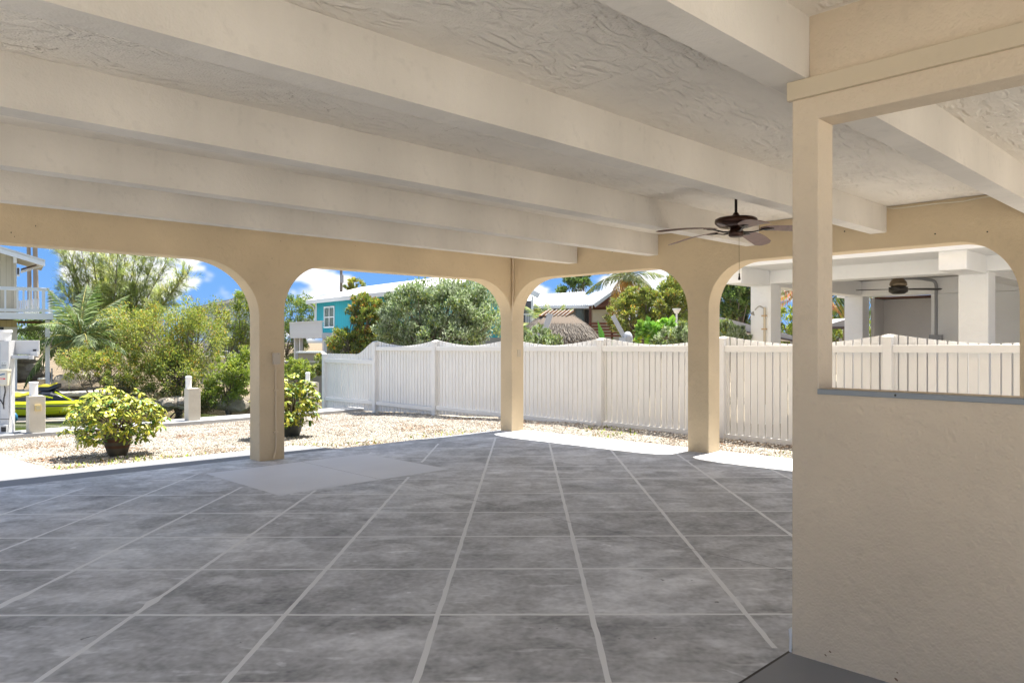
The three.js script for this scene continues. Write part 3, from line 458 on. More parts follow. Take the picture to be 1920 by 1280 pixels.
// a leafy shrub or tree: clumps gathered round twig ends inside a set of lobes [centre, rx, ry, rz]
function leafy(name, label, category, foot, lobes, o) {
  const { n = 9000, size = 0.09, wide = 0.5, pal, seed = 1, trunk = 0.06, clumps = 150, spread = 0.16, group, up = 0.5, stems = 3 } = o;
  const r = rng(seed), t = thing(name, label, category, foot, 0, group), lv = new Leaves(), limbs = [], vol = lobes.map((l) => l[1] * l[2]), sum = vol.reduce((a, b) => a + b, 0);
  const tips = [];
  for (let i = 0; i < clumps; i++) {
    let k = 0, q = r() * sum; while (k < lobes.length - 1 && q > vol[k]) q -= vol[k++];
    const [c, rx, ry, rz] = lobes[k], d = rand3(r).normalize().multiplyScalar(0.35 + 0.65 * Math.pow(r(), 0.45)); tips.push([c.clone().sub(foot).add(V(d.x * rx, d.y * ry, d.z * (rz || rx))), d]);
  }
  const scale = Math.max(...lobes.map((l) => Math.max(l[1], l[2])));
  for (const [c, d] of tips) {
    const s = spread * scale * (0.6 + 0.9 * r()), m = Math.round((n / clumps) * (0.5 + r())), tone = 0.75 + 0.5 * r(), hue = r();
    for (let i = 0; i < m; i++) {
      const off = rand3(r).multiplyScalar(s), dir = d.clone().multiplyScalar(0.6).add(rand3(r)).add(V(0, up, 0)).normalize(), col = shade(hue < 0.5 ? pal : pal.slice(0, Math.max(2, pal.length >> 1)), r);
      lv.leaf(c.clone().add(off), dir, rand3(r).add(V(0, 1.2, 0)).normalize(), size * (0.6 + 0.7 * r()), size * wide * (0.7 + 0.5 * r()), col.map((v) => v * tone));
    }
  }
  for (let s = 0; s < stems; s++) {                                            // a few stems, then a branch to each third clump
    const a = (s / stems) * 6.283 + r(), mid = V(Math.cos(a) * scale * 0.22, 0, Math.sin(a) * scale * 0.22), c0 = lobes[s % lobes.length][0].clone().sub(foot); mid.add(c0.clone().multiplyScalar(0.55));
    limbs.push(tube([V(Math.cos(a) * trunk, -0.3, Math.sin(a) * trunk), mid.clone().multiplyScalar(0.5).add(V(0, 0.05, 0)), mid, c0], trunk, trunk * 0.35, 6, 7));
    for (let i = s; i < tips.length; i += stems * 3) limbs.push(tube([mid, mid.clone().lerp(tips[i][0], 0.55).add(V(0, -0.05 * scale, 0)), tips[i][0]], trunk * 0.32, trunk * 0.08, 4, 4));
  }
  part('trunk', limbs, bark, t); part('crown', lv.build(), leafMat, t);
  return t;
}
function frondGeo(r, L, droop, cols, nl = 34, leafL = 0.5, curl = 1) {           // a pinnate palm leaf along +x, arching down
  const lv = new Leaves(), P = (t) => V(L * (t - 0.10 * droop * t * t), L * (0.34 * t - (0.30 + 0.62 * droop) * t * t), 0), rach = [];
  for (let i = 0; i <= 8; i++) rach.push(P(i / 8));
  for (let i = 2; i < nl; i++) for (const s of [-1, 1]) {
    const t = i / nl, a = P(t), tan = P(Math.min(t + 0.02, 1)).sub(P(t - 0.02)).normalize(), l = leafL * Math.sin(Math.PI * Math.min(0.12 + t * 0.93, 1)) * (0.85 + 0.3 * r()) + 0.05;
    const dir = tan.clone().multiplyScalar(0.75).add(V(0, -0.25 - 0.5 * curl * r(), s * 0.9)).normalize(), mid = a.clone().addScaledVector(dir, l * 0.6), dir2 = dir.clone().add(V(0, -0.55 * curl, 0)).normalize(), c = shade(cols, r), w = 0.05 * L * 0.45 + 0.008;
    lv.leaf(a, dir, V(0, 1, 0.0), l * 0.75, w, c); lv.leaf(mid.clone().addScaledVector(dir, -l * 0.15), dir2, V(0, 1, 0), l * 0.6, w * 0.75, c);
  }
  return [lv.build(), tube(rach, 0.018 * L * 0.5 + 0.008, 0.004, 5, 8)];
}
function palm(label, foot, height, L, o) {
  const { seed, fronds = 18, cols, lean = V(0, 0, 0), rt = 0.14, leafL = 0.5, nuts = 0, group = 'palms', low = -0.55, dry = 0 } = o;
  const r = rng(seed), t = thing('palm_tree', label, 'palm', foot, 0, group), top = V(lean.x, height, lean.z);
  part('trunk', tube([V(0, -0.4, 0), V(lean.x * 0.2, height * 0.4, lean.z * 0.2), V(lean.x * 0.6, height * 0.75, lean.z * 0.6), top], rt * 1.25, rt * 0.7, 10, 12), palmBark, t);
  const stalk = mat(0.33, 0.30, 0.08, 0.6), kinds = [0.25, 0.6, 0.95].map((d) => frondGeo(r, L, d, cols, 34, leafL)), dryCols = [[0.34, 0.20, 0.03], [0.30, 0.15, 0.03]], dried = frondGeo(r, L, 1.25, dryCols, 30, leafL, 1.3);
  for (let i = 0; i < fronds; i++) {
    const q = i / fronds, el = mix(1.15, low, q) + (r() - 0.5) * 0.2, k = i >= fronds - dry ? dried : kinds[Math.min(2, Math.floor(q * 3))];
    const f = part('frond', k[0], leafMat, t); f.position.copy(top); f.rotation.order = 'YZX'; f.rotation.y = i * 2.399 + r() * 0.4; f.rotation.z = el; f.rotation.x = (r() - 0.5) * 0.7; const s = 0.85 + 0.3 * r(); f.scale.set(s, s, s);
    part('stalk', k[1], stalk, f);
  }
  for (let i = 0; i < nuts; i++) { const a = r() * 6.28; part('coconut', new THREE.SphereGeometry(0.11, 10, 8).scale(1, 1.25, 1), mat(0.36, 0.20, 0.04, 0.6), t).position.set(top.x + Math.cos(a) * 0.2, top.y - 0.15 - 0.2 * r(), top.z + Math.sin(a) * 0.2); }
  return t;
}
const GREEN = [[0.075, 0.13, 0.022], [0.10, 0.16, 0.028], [0.055, 0.10, 0.02], [0.13, 0.17, 0.03]], LIME = [[0.15, 0.20, 0.025], [0.20, 0.24, 0.03], [0.10, 0.15, 0.02], [0.26, 0.25, 0.03]];
const MANGROVE = [[0.19, 0.22, 0.03], [0.25, 0.25, 0.03], [0.14, 0.18, 0.03], [0.11, 0.16, 0.025], [0.22, 0.25, 0.03], [0.16, 0.20, 0.03], [0.30, 0.25, 0.03], [0.30, 0.16, 0.03], [0.23, 0.25, 0.06]];
const SILVER = [[0.16, 0.21, 0.09], [0.24, 0.28, 0.19], [0.10, 0.15, 0.05], [0.08, 0.125, 0.035], [0.17, 0.19, 0.035]], COCO = [[0.06, 0.10, 0.03], [0.09, 0.14, 0.03], [0.13, 0.17, 0.06], [0.05, 0.085, 0.025]];
const foot = (px, Z, y) => { const p = at(px, 638, Z); p.y = y; return p; };
const lobe = (px, py, Z, wpx, hpx, dz = 1) => [at(px, py, Z), M1(wpx, Z), M1(hpx, Z), M1(wpx, Z) * dz];

// shrubs along the far bank, left to right
leafy('mangrove_shrub', 'tall yellow green shrub with orange leaves behind the first potted shrub', 'shrub', foot(335, 29.5, -1.3), [lobe(300, 640, 29.5, 82, 66, 0.7), lobe(372, 640, 29.2, 70, 62, 0.7), lobe(250, 610, 30, 48, 42), lobe(375, 588, 29.4, 52, 26), lobe(330, 700, 28.6, 95, 48, 0.5)], { n: 30000, size: 0.095, pal: MANGROVE, seed: 61, trunk: 0.07, clumps: 460, spread: 0.15, stems: 6, group: 'shrubs on the far bank' });
leafy('mangrove_shrub', 'bright green bush overhanging the canal just left of the near column', 'shrub', foot(430, 27.8, -1.4), [lobe(418, 715, 27.8, 44, 42, 0.8), lobe(452, 700, 27.6, 34, 50, 0.8), lobe(395, 742, 27.4, 34, 22, 0.8)], { n: 11000, size: 0.105, pal: LIME, seed: 63, trunk: 0.045, clumps: 150, spread: 0.16, stems: 4, group: 'shrubs on the far bank' });
leafy('mangrove_shrub', 'low olive shrub spreading below the young palm', 'shrub', foot(185, 29.0, -1.2), [lobe(165, 676, 29.2, 52, 30), lobe(225, 690, 28.8, 50, 42), lobe(140, 690, 29.5, 26, 22), lobe(255, 725, 28.4, 40, 30, 0.6)], { n: 13000, size: 0.09, pal: MANGROVE, seed: 65, trunk: 0.04, clumps: 220, spread: 0.13, stems: 5, group: 'shrubs on the far bank' });
leafy('mangrove_shrub', 'thin leafy tree in front of the pale blue house', 'tree', foot(450, 32, -1.0), [lobe(455, 600, 32, 28, 56), lobe(430, 640, 32, 36, 40), lobe(470, 560, 32, 26, 30)], { n: 8000, size: 0.10, pal: LIME.concat(MANGROVE.slice(0, 3)), seed: 67, trunk: 0.05, clumps: 120, spread: 0.17, group: 'shrubs on the far bank' });
leafy('broadleaf_tree', 'green tree rising between near column and turquoise house', 'tree', foot(552, 52, -1.0), [lobe(556, 590, 52, 36, 42), lobe(540, 640, 52, 40, 46), lobe(578, 600, 53, 18, 40)], { n: 12000, size: 0.16, pal: GREEN.concat(LIME), seed: 69, trunk: 0.08, clumps: 230, spread: 0.15, stems: 4 });
leafy('orange_leaf_bush', 'green bush with red orange leaves behind the low fence panel', 'bush', foot(650, 23.5, -1.3), [lobe(690, 600, 23.5, 38, 46), lobe(655, 648, 23.3, 42, 36), lobe(618, 684, 23.2, 30, 24), lobe(700, 640, 23.5, 42, 40), lobe(668, 570, 23.6, 20, 20)], { n: 19000, size: 0.10, pal: [[0.11, 0.15, 0.025], [0.16, 0.19, 0.03], [0.075, 0.11, 0.02], [0.20, 0.21, 0.03], [0.14, 0.18, 0.025], [0.10, 0.15, 0.025], [0.32, 0.12, 0.02], [0.26, 0.19, 0.03]], seed: 71, trunk: 0.07, clumps: 280, spread: 0.14, stems: 5 });
leafy('silver_buttonwood', 'large rounded silver green hedge bush rising above the fence', 'bush', foot(825, 18.6, -0.35), [lobe(770, 592, 18.6, 62, 56, 0.8), lobe(850, 585, 18.4, 70, 54, 0.8), lobe(900, 600, 18.2, 50, 52, 0.8), lobe(815, 640, 18.3, 100, 46, 0.5), lobe(800, 545, 18.6, 42, 20), lobe(876, 545, 18.4, 40, 18), lobe(735, 620, 18.7, 32, 42)], { n: 40000, size: 0.085, wide: 0.46, pal: SILVER, seed: 73, trunk: 0.06, clumps: 620, spread: 0.11, stems: 7, up: 0.8, group: 'silver leaved bushes' });
leafy('silver_buttonwood', 'low silver leaved bush at the foot of the thatched hut', 'bush', foot(1015, 15.8, -0.3), [lobe(1005, 640, 15.8, 32, 26), lobe(1032, 648, 15.6, 22, 20)], { n: 6000, size: 0.075, wide: 0.46, pal: SILVER, seed: 75, trunk: 0.03, clumps: 90, spread: 0.16, up: 0.8, group: 'silver leaved bushes' });
leafy('silver_buttonwood', 'clipped silver bush by the white lamp post', 'bush', foot(1262, 14.8, -0.3), [lobe(1258, 640, 14.8, 36, 24), lobe(1288, 632, 14.6, 26, 28)], { n: 9000, size: 0.06, wide: 0.46, pal: SILVER, seed: 77, trunk: 0.03, clumps: 140, spread: 0.14, up: 0.7, group: 'silver leaved bushes' });
leafy('silver_buttonwood', 'silver sprigs seen right of the second column, above the fence', 'bush', foot(1372, 14.2, -0.3), [lobe(1368, 628, 14.2, 28, 26), lobe(1392, 636, 14.2, 16, 16)], { n: 4200, size: 0.085, wide: 0.4, pal: SILVER, seed: 79, trunk: 0.03, clumps: 70, spread: 0.16, up: 1.2, group: 'silver leaved bushes' });
leafy('broadleaf_tree', 'broad yellow green tree in the middle arch, right of the porch', 'tree', foot(1215, 24, -0.5), [lobe(1180, 600, 24, 42, 46), lobe(1230, 575, 24, 46, 36), lobe(1270, 560, 24.2, 36, 40), lobe(1260, 610, 23.8, 40, 30), lobe(1200, 560, 24, 30, 22)], { n: 26000, size: 0.10, pal: [[0.15, 0.18, 0.03], [0.20, 0.22, 0.035], [0.11, 0.15, 0.025], [0.18, 0.20, 0.04], [0.09, 0.13, 0.02], [0.22, 0.22, 0.035], [0.26, 0.17, 0.03]], seed: 81, trunk: 0.10, clumps: 380, spread: 0.14, stems: 5 });
leafy('broadleaf_tree', 'dark green tree standing behind the yellow green one', 'tree', foot(1265, 30, -0.5), [lobe(1258, 535, 30, 26, 24), lobe(1275, 560, 30, 34, 36)], { n: 7000, size: 0.12, pal: GREEN, seed: 83, trunk: 0.10, clumps: 100, spread: 0.17 });
leafy('broadleaf_tree', 'dark glossy tree beside the white carport column', 'tree', foot(1385, 22, -0.5), [lobe(1378, 555, 22, 38, 48), lobe(1400, 540, 22, 30, 40), lobe(1370, 600, 22, 36, 30)], { n: 13000, size: 0.11, pal: GREEN.concat([[0.16, 0.17, 0.03]]), seed: 85, trunk: 0.10, clumps: 170, spread: 0.17 });
leafy('broadleaf_tree', 'small loose tree rising behind the white metal roof', 'tree', foot(1088, 58, -0.5), [lobe(1085, 530, 58, 22, 16), lobe(1074, 520, 58, 16, 12), lobe(1094, 518, 58, 12, 10), lobe(1052, 544, 58, 12, 6)], { n: 3200, size: 0.20, pal: GREEN, seed: 87, trunk: 0.14, clumps: 60, spread: 0.2 });
leafy('broadleaf_tree', 'sparse treetop behind the turquoise house roof, by the utility pole', 'tree', foot(665, 62, -0.5), [lobe(668, 533, 62, 18, 10), lobe(656, 540, 62, 10, 6)], { n: 1300, size: 0.22, pal: MANGROVE, seed: 89, trunk: 0.12, clumps: 30, spread: 0.2 });
leafy('hedge', 'sunlit yellow green hedge seen past the white carport columns', 'hedge', foot(1520, 30, -0.5), [lobe(1470, 610, 30, 40, 44), lobe(1540, 620, 30, 60, 34), lobe(1600, 620, 30, 60, 36)], { n: 13000, size: 0.13, pal: LIME, seed: 91, trunk: 0.08, clumps: 200, spread: 0.12, stems: 5 });
leafy('low_bush', 'dark tangled undergrowth on the far bank below the yellow shrub', 'bush', foot(310, 27.8, -1.6), [lobe(300, 745, 27.8, 60, 18, 0.5), lobe(380, 755, 27.6, 40, 12, 0.5), lobe(240, 735, 28.2, 34, 20, 0.5)], { n: 5000, size: 0.09, pal: [[0.06, 0.07, 0.02], [0.10, 0.08, 0.03], [0.09, 0.11, 0.025], [0.14, 0.14, 0.03]], seed: 93, trunk: 0.035, clumps: 110, spread: 0.15, stems: 6 });
leafy('flowering_shrub', 'sea grape with round bright green leaves behind the fence', 'shrub', foot(1222, 15.5, -0.3), [lobe(1220, 628, 15.5, 24, 22), lobe(1250, 614, 15.5, 14, 10)], { n: 420, size: 0.15, wide: 1.0, pal: [[0.16, 0.30, 0.03], [0.10, 0.22, 0.03], [0.28, 0.34, 0.03]], seed: 95, trunk: 0.03, clumps: 40, spread: 0.2 });
leafy('mangrove_shrub', 'small green shrub on the bank between column and fence end', 'shrub', foot(556, 29, -1.2), [lobe(552, 700, 29, 30, 26), lobe(575, 690, 29, 20, 18)], { n: 3600, size: 0.10, pal: LIME, seed: 97, trunk: 0.04, clumps: 60, spread: 0.17, group: 'shrubs on the far bank' });
leafy('broadleaf_tree', 'dark green thicket behind the deck post and young palm', 'tree', foot(150, 44, -1.0), [lobe(90, 640, 44, 50, 34), lobe(160, 625, 44, 60, 46), lobe(240, 620, 44, 60, 50), lobe(50, 610, 44.5, 30, 36)], { n: 15000, size: 0.17, pal: GREEN, seed: 99, trunk: 0.1, clumps: 230, spread: 0.16, stems: 5 });
// palms
palm('young coconut palm beside the deck of the beige house', foot(150, 32.5, -0.9), 2.3, 2.9, { seed: 101, fronds: 22, cols: COCO, rt: 0.2, leafL: 0.75, low: -0.35 });
palm('small palm sprouting behind the thatched hut', foot(1032, 36, -0.5), 2.1, 2.1, { seed: 103, fronds: 14, cols: [[0.08, 0.13, 0.03], [0.14, 0.19, 0.04], [0.20, 0.22, 0.06]], rt: 0.13, leafL: 0.55, low: 0.1 });
palm('tall coconut palm with hanging fruit above the porch gable', foot(1172, 40, -0.5), 5.25, 2.3, { seed: 105, fronds: 19, cols: [[0.10, 0.13, 0.03], [0.15, 0.16, 0.04], [0.08, 0.11, 0.03]], lean: V(0.2, 0, 0.1), rt: 0.17, leafL: 0.7, nuts: 9, dry: 4, low: -0.75 });
palm('palm with drooping fronds seen through the right arch', foot(1590, 27, -0.5), 4.3, 2.6, { seed: 107, fronds: 16, cols: COCO.concat([[0.22, 0.17, 0.03]]), rt: 0.16, leafL: 0.8, low: -0.8 });
palm('palm with reddish dry fronds beside the white carport', foot(1500, 26, -0.5), 3.6, 1.9, { seed: 109, fronds: 12, cols: [[0.30, 0.12, 0.06], [0.26, 0.17, 0.05], [0.14, 0.15, 0.04]], rt: 0.14, leafL: 0.55, low: -0.5 });
for (const [px, w, l] of [[56, 0.20, 'left of the two tall bare palm trunks beyond the beige house'], [68, 0.24, 'right and thicker of the two tall bare palm trunks']]) palm(l, foot(px, 56, -0.5), 13 + w * 4, 3.2, { seed: 111 + px, fronds: 12, cols: COCO, rt: w * 0.68, leafL: 0.8, lean: V(0.1, 0, 0.25), group: 'tall palms beyond the beige house' });
{ // feathery casuarina: branches fanning up, fine drooping needles
  const Z = 37, base = foot(203, Z, -1.0), t = thing('casuarina_tree', 'feathery light green casuarina fanning up in the left arch', 'tree', base), r = rng(121), lv = new Leaves(), limbs = [];
  const targets = [[112, 462], [128, 470], [148, 452], [168, 446], [186, 440], [205, 436], [222, 446], [240, 440], [262, 444], [282, 446], [300, 458], [322, 470], [340, 520], [352, 512], [120, 540], [290, 560], [160, 560], [250, 540], [215, 520], [185, 500], [310, 540]];
  const pal = [[0.20, 0.235, 0.06], [0.26, 0.28, 0.08], [0.15, 0.19, 0.05], [0.30, 0.30, 0.09], [0.22, 0.27, 0.07]];
  targets.forEach(([px, py], i) => {
    const end = at(px, py, Z + (r() - 0.5) * 4).sub(base), start = V(0, 1.0 + r() * 1.0, 0), mid = start.clone().lerp(end, 0.5).add(V((px - 203) * 0.002, -0.25, 0)), c = new THREE.CatmullRomCurve3([start, mid, end]);
    limbs.push(tube([start, mid, end], 0.06, 0.012, 5, 8));
    for (let k = 0; k < 70; k++) {
      const q = 0.18 + 0.82 * ((k + r()) / 70), p = c.getPoint(q), out = rand3(r).add(c.getTangent(q).multiplyScalar(0.9)).normalize(), L = (0.55 + 0.7 * r()) * (1.1 - 0.5 * q), e = p.clone().addScaledVector(out, L).add(V(0, -0.12 * L, 0)), cc = shade(pal, r);
      for (let j = 0; j < 30; j++) { const a = p.clone().lerp(e, 0.15 + 0.9 * r()).add(rand3(r).multiplyScalar(0.05)), d = out.clone().multiplyScalar(0.8).add(rand3(r).multiplyScalar(0.7)).add(V(0, -0.25, 0)).normalize(), s = 0.7 + 0.6 * r(); lv.leaf(a, d, V(0.3, 1, 0.2), 0.24 + 0.18 * r(), 0.028, [cc[0] * s, cc[1] * s, cc[2] * s]); }
      if (k % 3 === 0) limbs.push(tube([p, e], 0.012, 0.004, 3, 1));
    }
  });
  limbs.push(tube([V(0, -0.3, 0), V(0.03, 0.8, 0), V(0, 2.0, 0)], 0.16, 0.09, 8, 6));
  part('trunk', limbs, bark, t); part('crown', lv.build(), needleMat, t);
}
{ // a young banana plant poking above the fence
  const b = thing('banana_plant', 'single broad green banana leaf poking up above the fence', 'plant', foot(1140, 15, -0.2)), g = [], rr = rng(131);
  for (const [dx, h, w, ln] of [[-0.16, 1.98, 0.065, -0.1], [0.1, 1.62, 0.05, 0.16]]) { const lv = new Leaves(); lv.leaf(V(dx * 0.3, h - 0.55, 0), V(dx + ln * 0.3, 0.6, 0.05).normalize(), V(0.2, 0.2, 1), 0.62, w * 2, [0.07, 0.22, 0.025]); part('leaf', lv.build(), leafMat, b); g.push(tube([V(0, -0.2, 0), V(0, 0.8, 0), V(dx * 0.3, h - 0.5, 0)], 0.05, 0.015, 8, 6)); }
  part('stem', g, mat(0.12, 0.18, 0.04, 0.6), b);
}
{ // rip-rap and boulders on the far shore
  const stone = [[0.34, 0.30, 0.25], [0.26, 0.22, 0.18], [0.42, 0.38, 0.33]].map((c, i) => surf(blotch(c[0], c[1], c[2], 0.35, 0.8, 211 + i), stuccoBump, 0.03, 1)), r = rng(141);
  const rockGeo = () => { const g = new THREE.IcosahedronGeometry(1, 2), p = g.attributes.position, o = r() * 50; for (let i = 0; i < p.count; i++) { const v = V(p.getX(i), p.getY(i), p.getZ(i)), k = 0.7 + 0.6 * fbm3(v.x * 1.6 + o, v.y * 1.6, v.z * 1.6, 3); p.setXYZ(i, v.x * k, v.y * k, v.z * k); } g.computeVertexNormals(); return muv(g); };
  const kinds = [rockGeo(), rockGeo(), rockGeo(), rockGeo()];
  const put = (p, s, label, group) => { const m = new THREE.Mesh(kinds[(r() * 4) | 0], stone[(r() * 3) | 0]); m.name = numbered('boulder'); m.position.copy(p); m.scale.set(s * (0.9 + 0.5 * r()), s * (0.55 + 0.3 * r()), s * (0.9 + 0.5 * r())); m.rotation.y = r() * 6; scene.add(m); tag(m, label, 'rock', group); };
  for (const [px, py, s] of [[38, 690, 0.55], [52, 702, 0.6], [66, 692, 0.5], [36, 706, 0.4], [74, 704, 0.45], [46, 680, 0.4], [60, 678, 0.35]]) put(at(px, py, 33), s, 'grey boulder piled behind the boat lift, left of the deck post', 'boulders beside the deck post');
  for (const [px, py, s] of [[132, 716, 0.5], [148, 712, 0.6], [120, 712, 0.4]]) put(at(px, py, 31), s, 'pale boulder under the young palm, above the small dock', 'boulders under the young palm');
  for (let i = 0; i < 34; i++) { const t = i / 34, px = 128 + 340 * t, Z = 28.6 - 1.2 * Math.sin(t * 3); put(at(px + 6 * r(), 758 + 8 * r() - 8 * t, Z), 0.16 + 0.24 * r(), 'small dark riprap stone at the far waterline', 'riprap stones along the far waterline'); }
}
// ---------------------------------------------------------------- neighbouring buildings
const frame = (px, py, Z, turn, y0) => { const p = at(px, py, Z); p.y = y0; return p; };
const FACE = Math.atan2(RIGHT.x, RIGHT.z) - Math.PI / 2;                         // turns a local +x to run to the right of the picture, +z towards the viewer
const glassMat = mat(0.03, 0.035, 0.04, 0.08), siding = (r, g, b, s, pitch = 0.2) => new THREE.MeshStandardMaterial({ map: tex(256, (u, v) => { const q = (u * 8) % 1, k = q < 0.06 ? 0.62 : 1; return tint(r, g, b, k * (0.94 + 0.12 * fbm2(u * 16, v * 4, 3, 0, s))); }, { metres: pitch * 8 }), roughness: 0.8, side: THREE.DoubleSide });
function windowIn(parent, x0, x1, y0, y1, z, cols = 2, rows = 2, frameMat = MAT.white, pane = glassMat) {
  const w = part('window', [box(x0 - 0.08, x1 + 0.08, y1, y1 + 0.09, z, z + 0.06), box(x0 - 0.08, x1 + 0.08, y0 - 0.09, y0, z, z + 0.07), box(x0 - 0.08, x0, y0, y1, z, z + 0.055), box(x1, x1 + 0.08, y0, y1, z, z + 0.055)], frameMat, parent);
  for (let i = 0; i < cols; i++) for (let j = 0; j < rows; j++) { const a = mix(x0, x1, i / cols) + 0.025, b = mix(x0, x1, (i + 1) / cols) - 0.025, c = mix(y0, y1, j / rows) + 0.025, d = mix(y0, y1, (j + 1) / rows) - 0.025; part('pane', box(a, b, c, d, z - 0.02, z + 0.012), pane, w); }
  part('glazing_bar', [...Array.from({ length: cols - 1 }, (_, i) => { const x = mix(x0, x1, (i + 1) / cols); return box(x - 0.03, x + 0.03, y0, y1, z, z + 0.045); }), ...Array.from({ length: rows - 1 }, (_, j) => { const y = mix(y0, y1, (j + 1) / rows); return box(x0, x1, y - 0.03, y + 0.03, z, z + 0.042); }), box(x0, x1, y0, y1, z - 0.03, z - 0.021)], frameMat, w);
  return w;
}
{ // beige stilt house at the far left
  const Z = 32, k = Z / F, h = thing('beige_house', 'beige sided house with white deck at the left edge across the canal', 'house', foot(0, Z, 0), FACE + 0.6), X = (px) => px * k * 0.825, Y = (py) => 1.4 + (638 - py) * k;
  const side = siding(0.40, 0.36, 0.27, 221), wt = mat(0.66, 0.68, 0.72, 0.6), soffit = mat(0.55, 0.52, 0.47, 0.8);
  part('upper_wall', box(-4, X(24.5), Y(600), Y(474), -3.0, 0), side, h); part('upper_wall', box(X(24.5) + 0.003, X(30.5), Y(596), Y(482), -3.0, 0.03), siding(0.44, 0.40, 0.31, 223, 0.09), h);
  part('lower_wall', box(-4, X(31), Y(613), Y(600.5), -3, 0.4), siding(0.42, 0.35, 0.20, 225), h); part('lower_wall', box(-4, X(31), -1, Y(613) - 0.003, -3, 0.38), mat(0.66, 0.66, 0.64, 0.8), h);
  part('lower_window', box(-1.5, X(6), Y(620), Y(613.5), 0.3, 0.39), glassMat, h);
  const rake = (d0, d1, z0, z1, m, n) => part(n, loft([z0, z1].map((z) => [V(-4, Y(418 + d0), z), V(X(84), Y(490 + d0), z), V(X(84), Y(490 + d1), z), V(-4, Y(418 + d1), z)])), m, h);
  rake(-3.5, 0.0, -3.2, 1.05, mat(0.60, 0.60, 0.60, 0.5), 'roof'); rake(0.4, 8.5, 0.9, 1.02, wt, 'fascia'); rake(1.0, 3.0, -3.2, 0.88, soffit, 'soffit');
  part('bracket', box(X(24), X(31), Y(492), Y(478), 0.04, 0.3), wt, h); part('side_vent', [box(X(31), X(36.5), Y(516), Y(500), -0.2, 0.03)], wt, h); part('vent_opening', box(X(31.6), X(35), Y(513.5), Y(501), 0.0, 0.05), MAT.dark, h);
  part('dark_soffit_vent', loft([[V(X(39), Y(505.8), 0.2), V(X(70), Y(495), 0.2), V(X(67), Y(493.5), 0.2), V(X(39), Y(502.5), 0.2)], [V(X(39), Y(505.8), 0.3), V(X(70), Y(495), 0.3), V(X(67), Y(493.5), 0.3), V(X(39), Y(502.5), 0.3)]]), mat(0.06, 0.03, 0.02, 0.8), h);
  part('eave_board', loft([[V(X(38), Y(511), 0.1), V(X(80), Y(497), 0.1), V(X(80), Y(494.5), 0.1), V(X(38), Y(506), 0.1)], [V(X(38), Y(511), 0.18), V(X(80), Y(497), 0.18), V(X(80), Y(494.5), 0.18), V(X(38), Y(506), 0.18)]]), soffit, h);
  const deck = part('deck', [box(-4, X(97), Y(600), Y(589), 1.9, 2.1), box(-4, X(97) - 0.01, Y(590), Y(588.5), -0.5, 1.9), box(X(95), X(97), Y(599.9), Y(589), -0.5, 1.895)], wt, h);
  part('deck_joist', box(X(32), X(94), Y(606), Y(601), 0.3, 0.4), mat(0.16, 0.09, 0.06, 0.9), h);
  for (const px of [-20, -8, 9, 31, 42, 53, 64]) part('baluster', box(X(px) - 0.035, X(px) + 0.035, Y(587), Y(543), 1.98, 2.06), wt, deck);
  part('handrail', box(-4, X(90), Y(548), Y(542), 1.95, 2.09), wt, deck); part('bottom_rail', box(-4, X(90), Y(586), Y(581), 1.96, 2.075), wt, deck); part('corner_post', [box(X(76), X(82), Y(589), Y(543.5), 1.93, 2.10), box(X(74.5), X(83.5), Y(546), Y(543), 1.9, 2.12)], wt, deck);
  for (const z of [1.5, 0.9, 0.3]) part('baluster', box(X(92), X(97), Y(588), Y(547), z, z + 0.1), wt, deck); part('handrail', box(X(91.5), X(97.5), Y(551), Y(546), -0.4, 2.0), wt, deck);
  for (let i = 0; i < 10; i++) part('screen_board', box(X(34 + i * 4.2), X(37.4 + i * 4.2), Y(585), Y(562 - i * 0.6), -0.4, -0.34), mat(0.50, 0.50, 0.51, 0.8), h);
  part('deck_post', box(X(82.5), X(91), -1.0, Y(601), 1.7, 1.9), wt, h); part('pipe', cyl(X(96), -0.9, Y(690), 1.4, 0.03, 0.03, 8), wt, h);
  part('lower_column', box(X(19), X(30.5), -1.2, Y(668), 1.2, 1.5), wt, h);
}
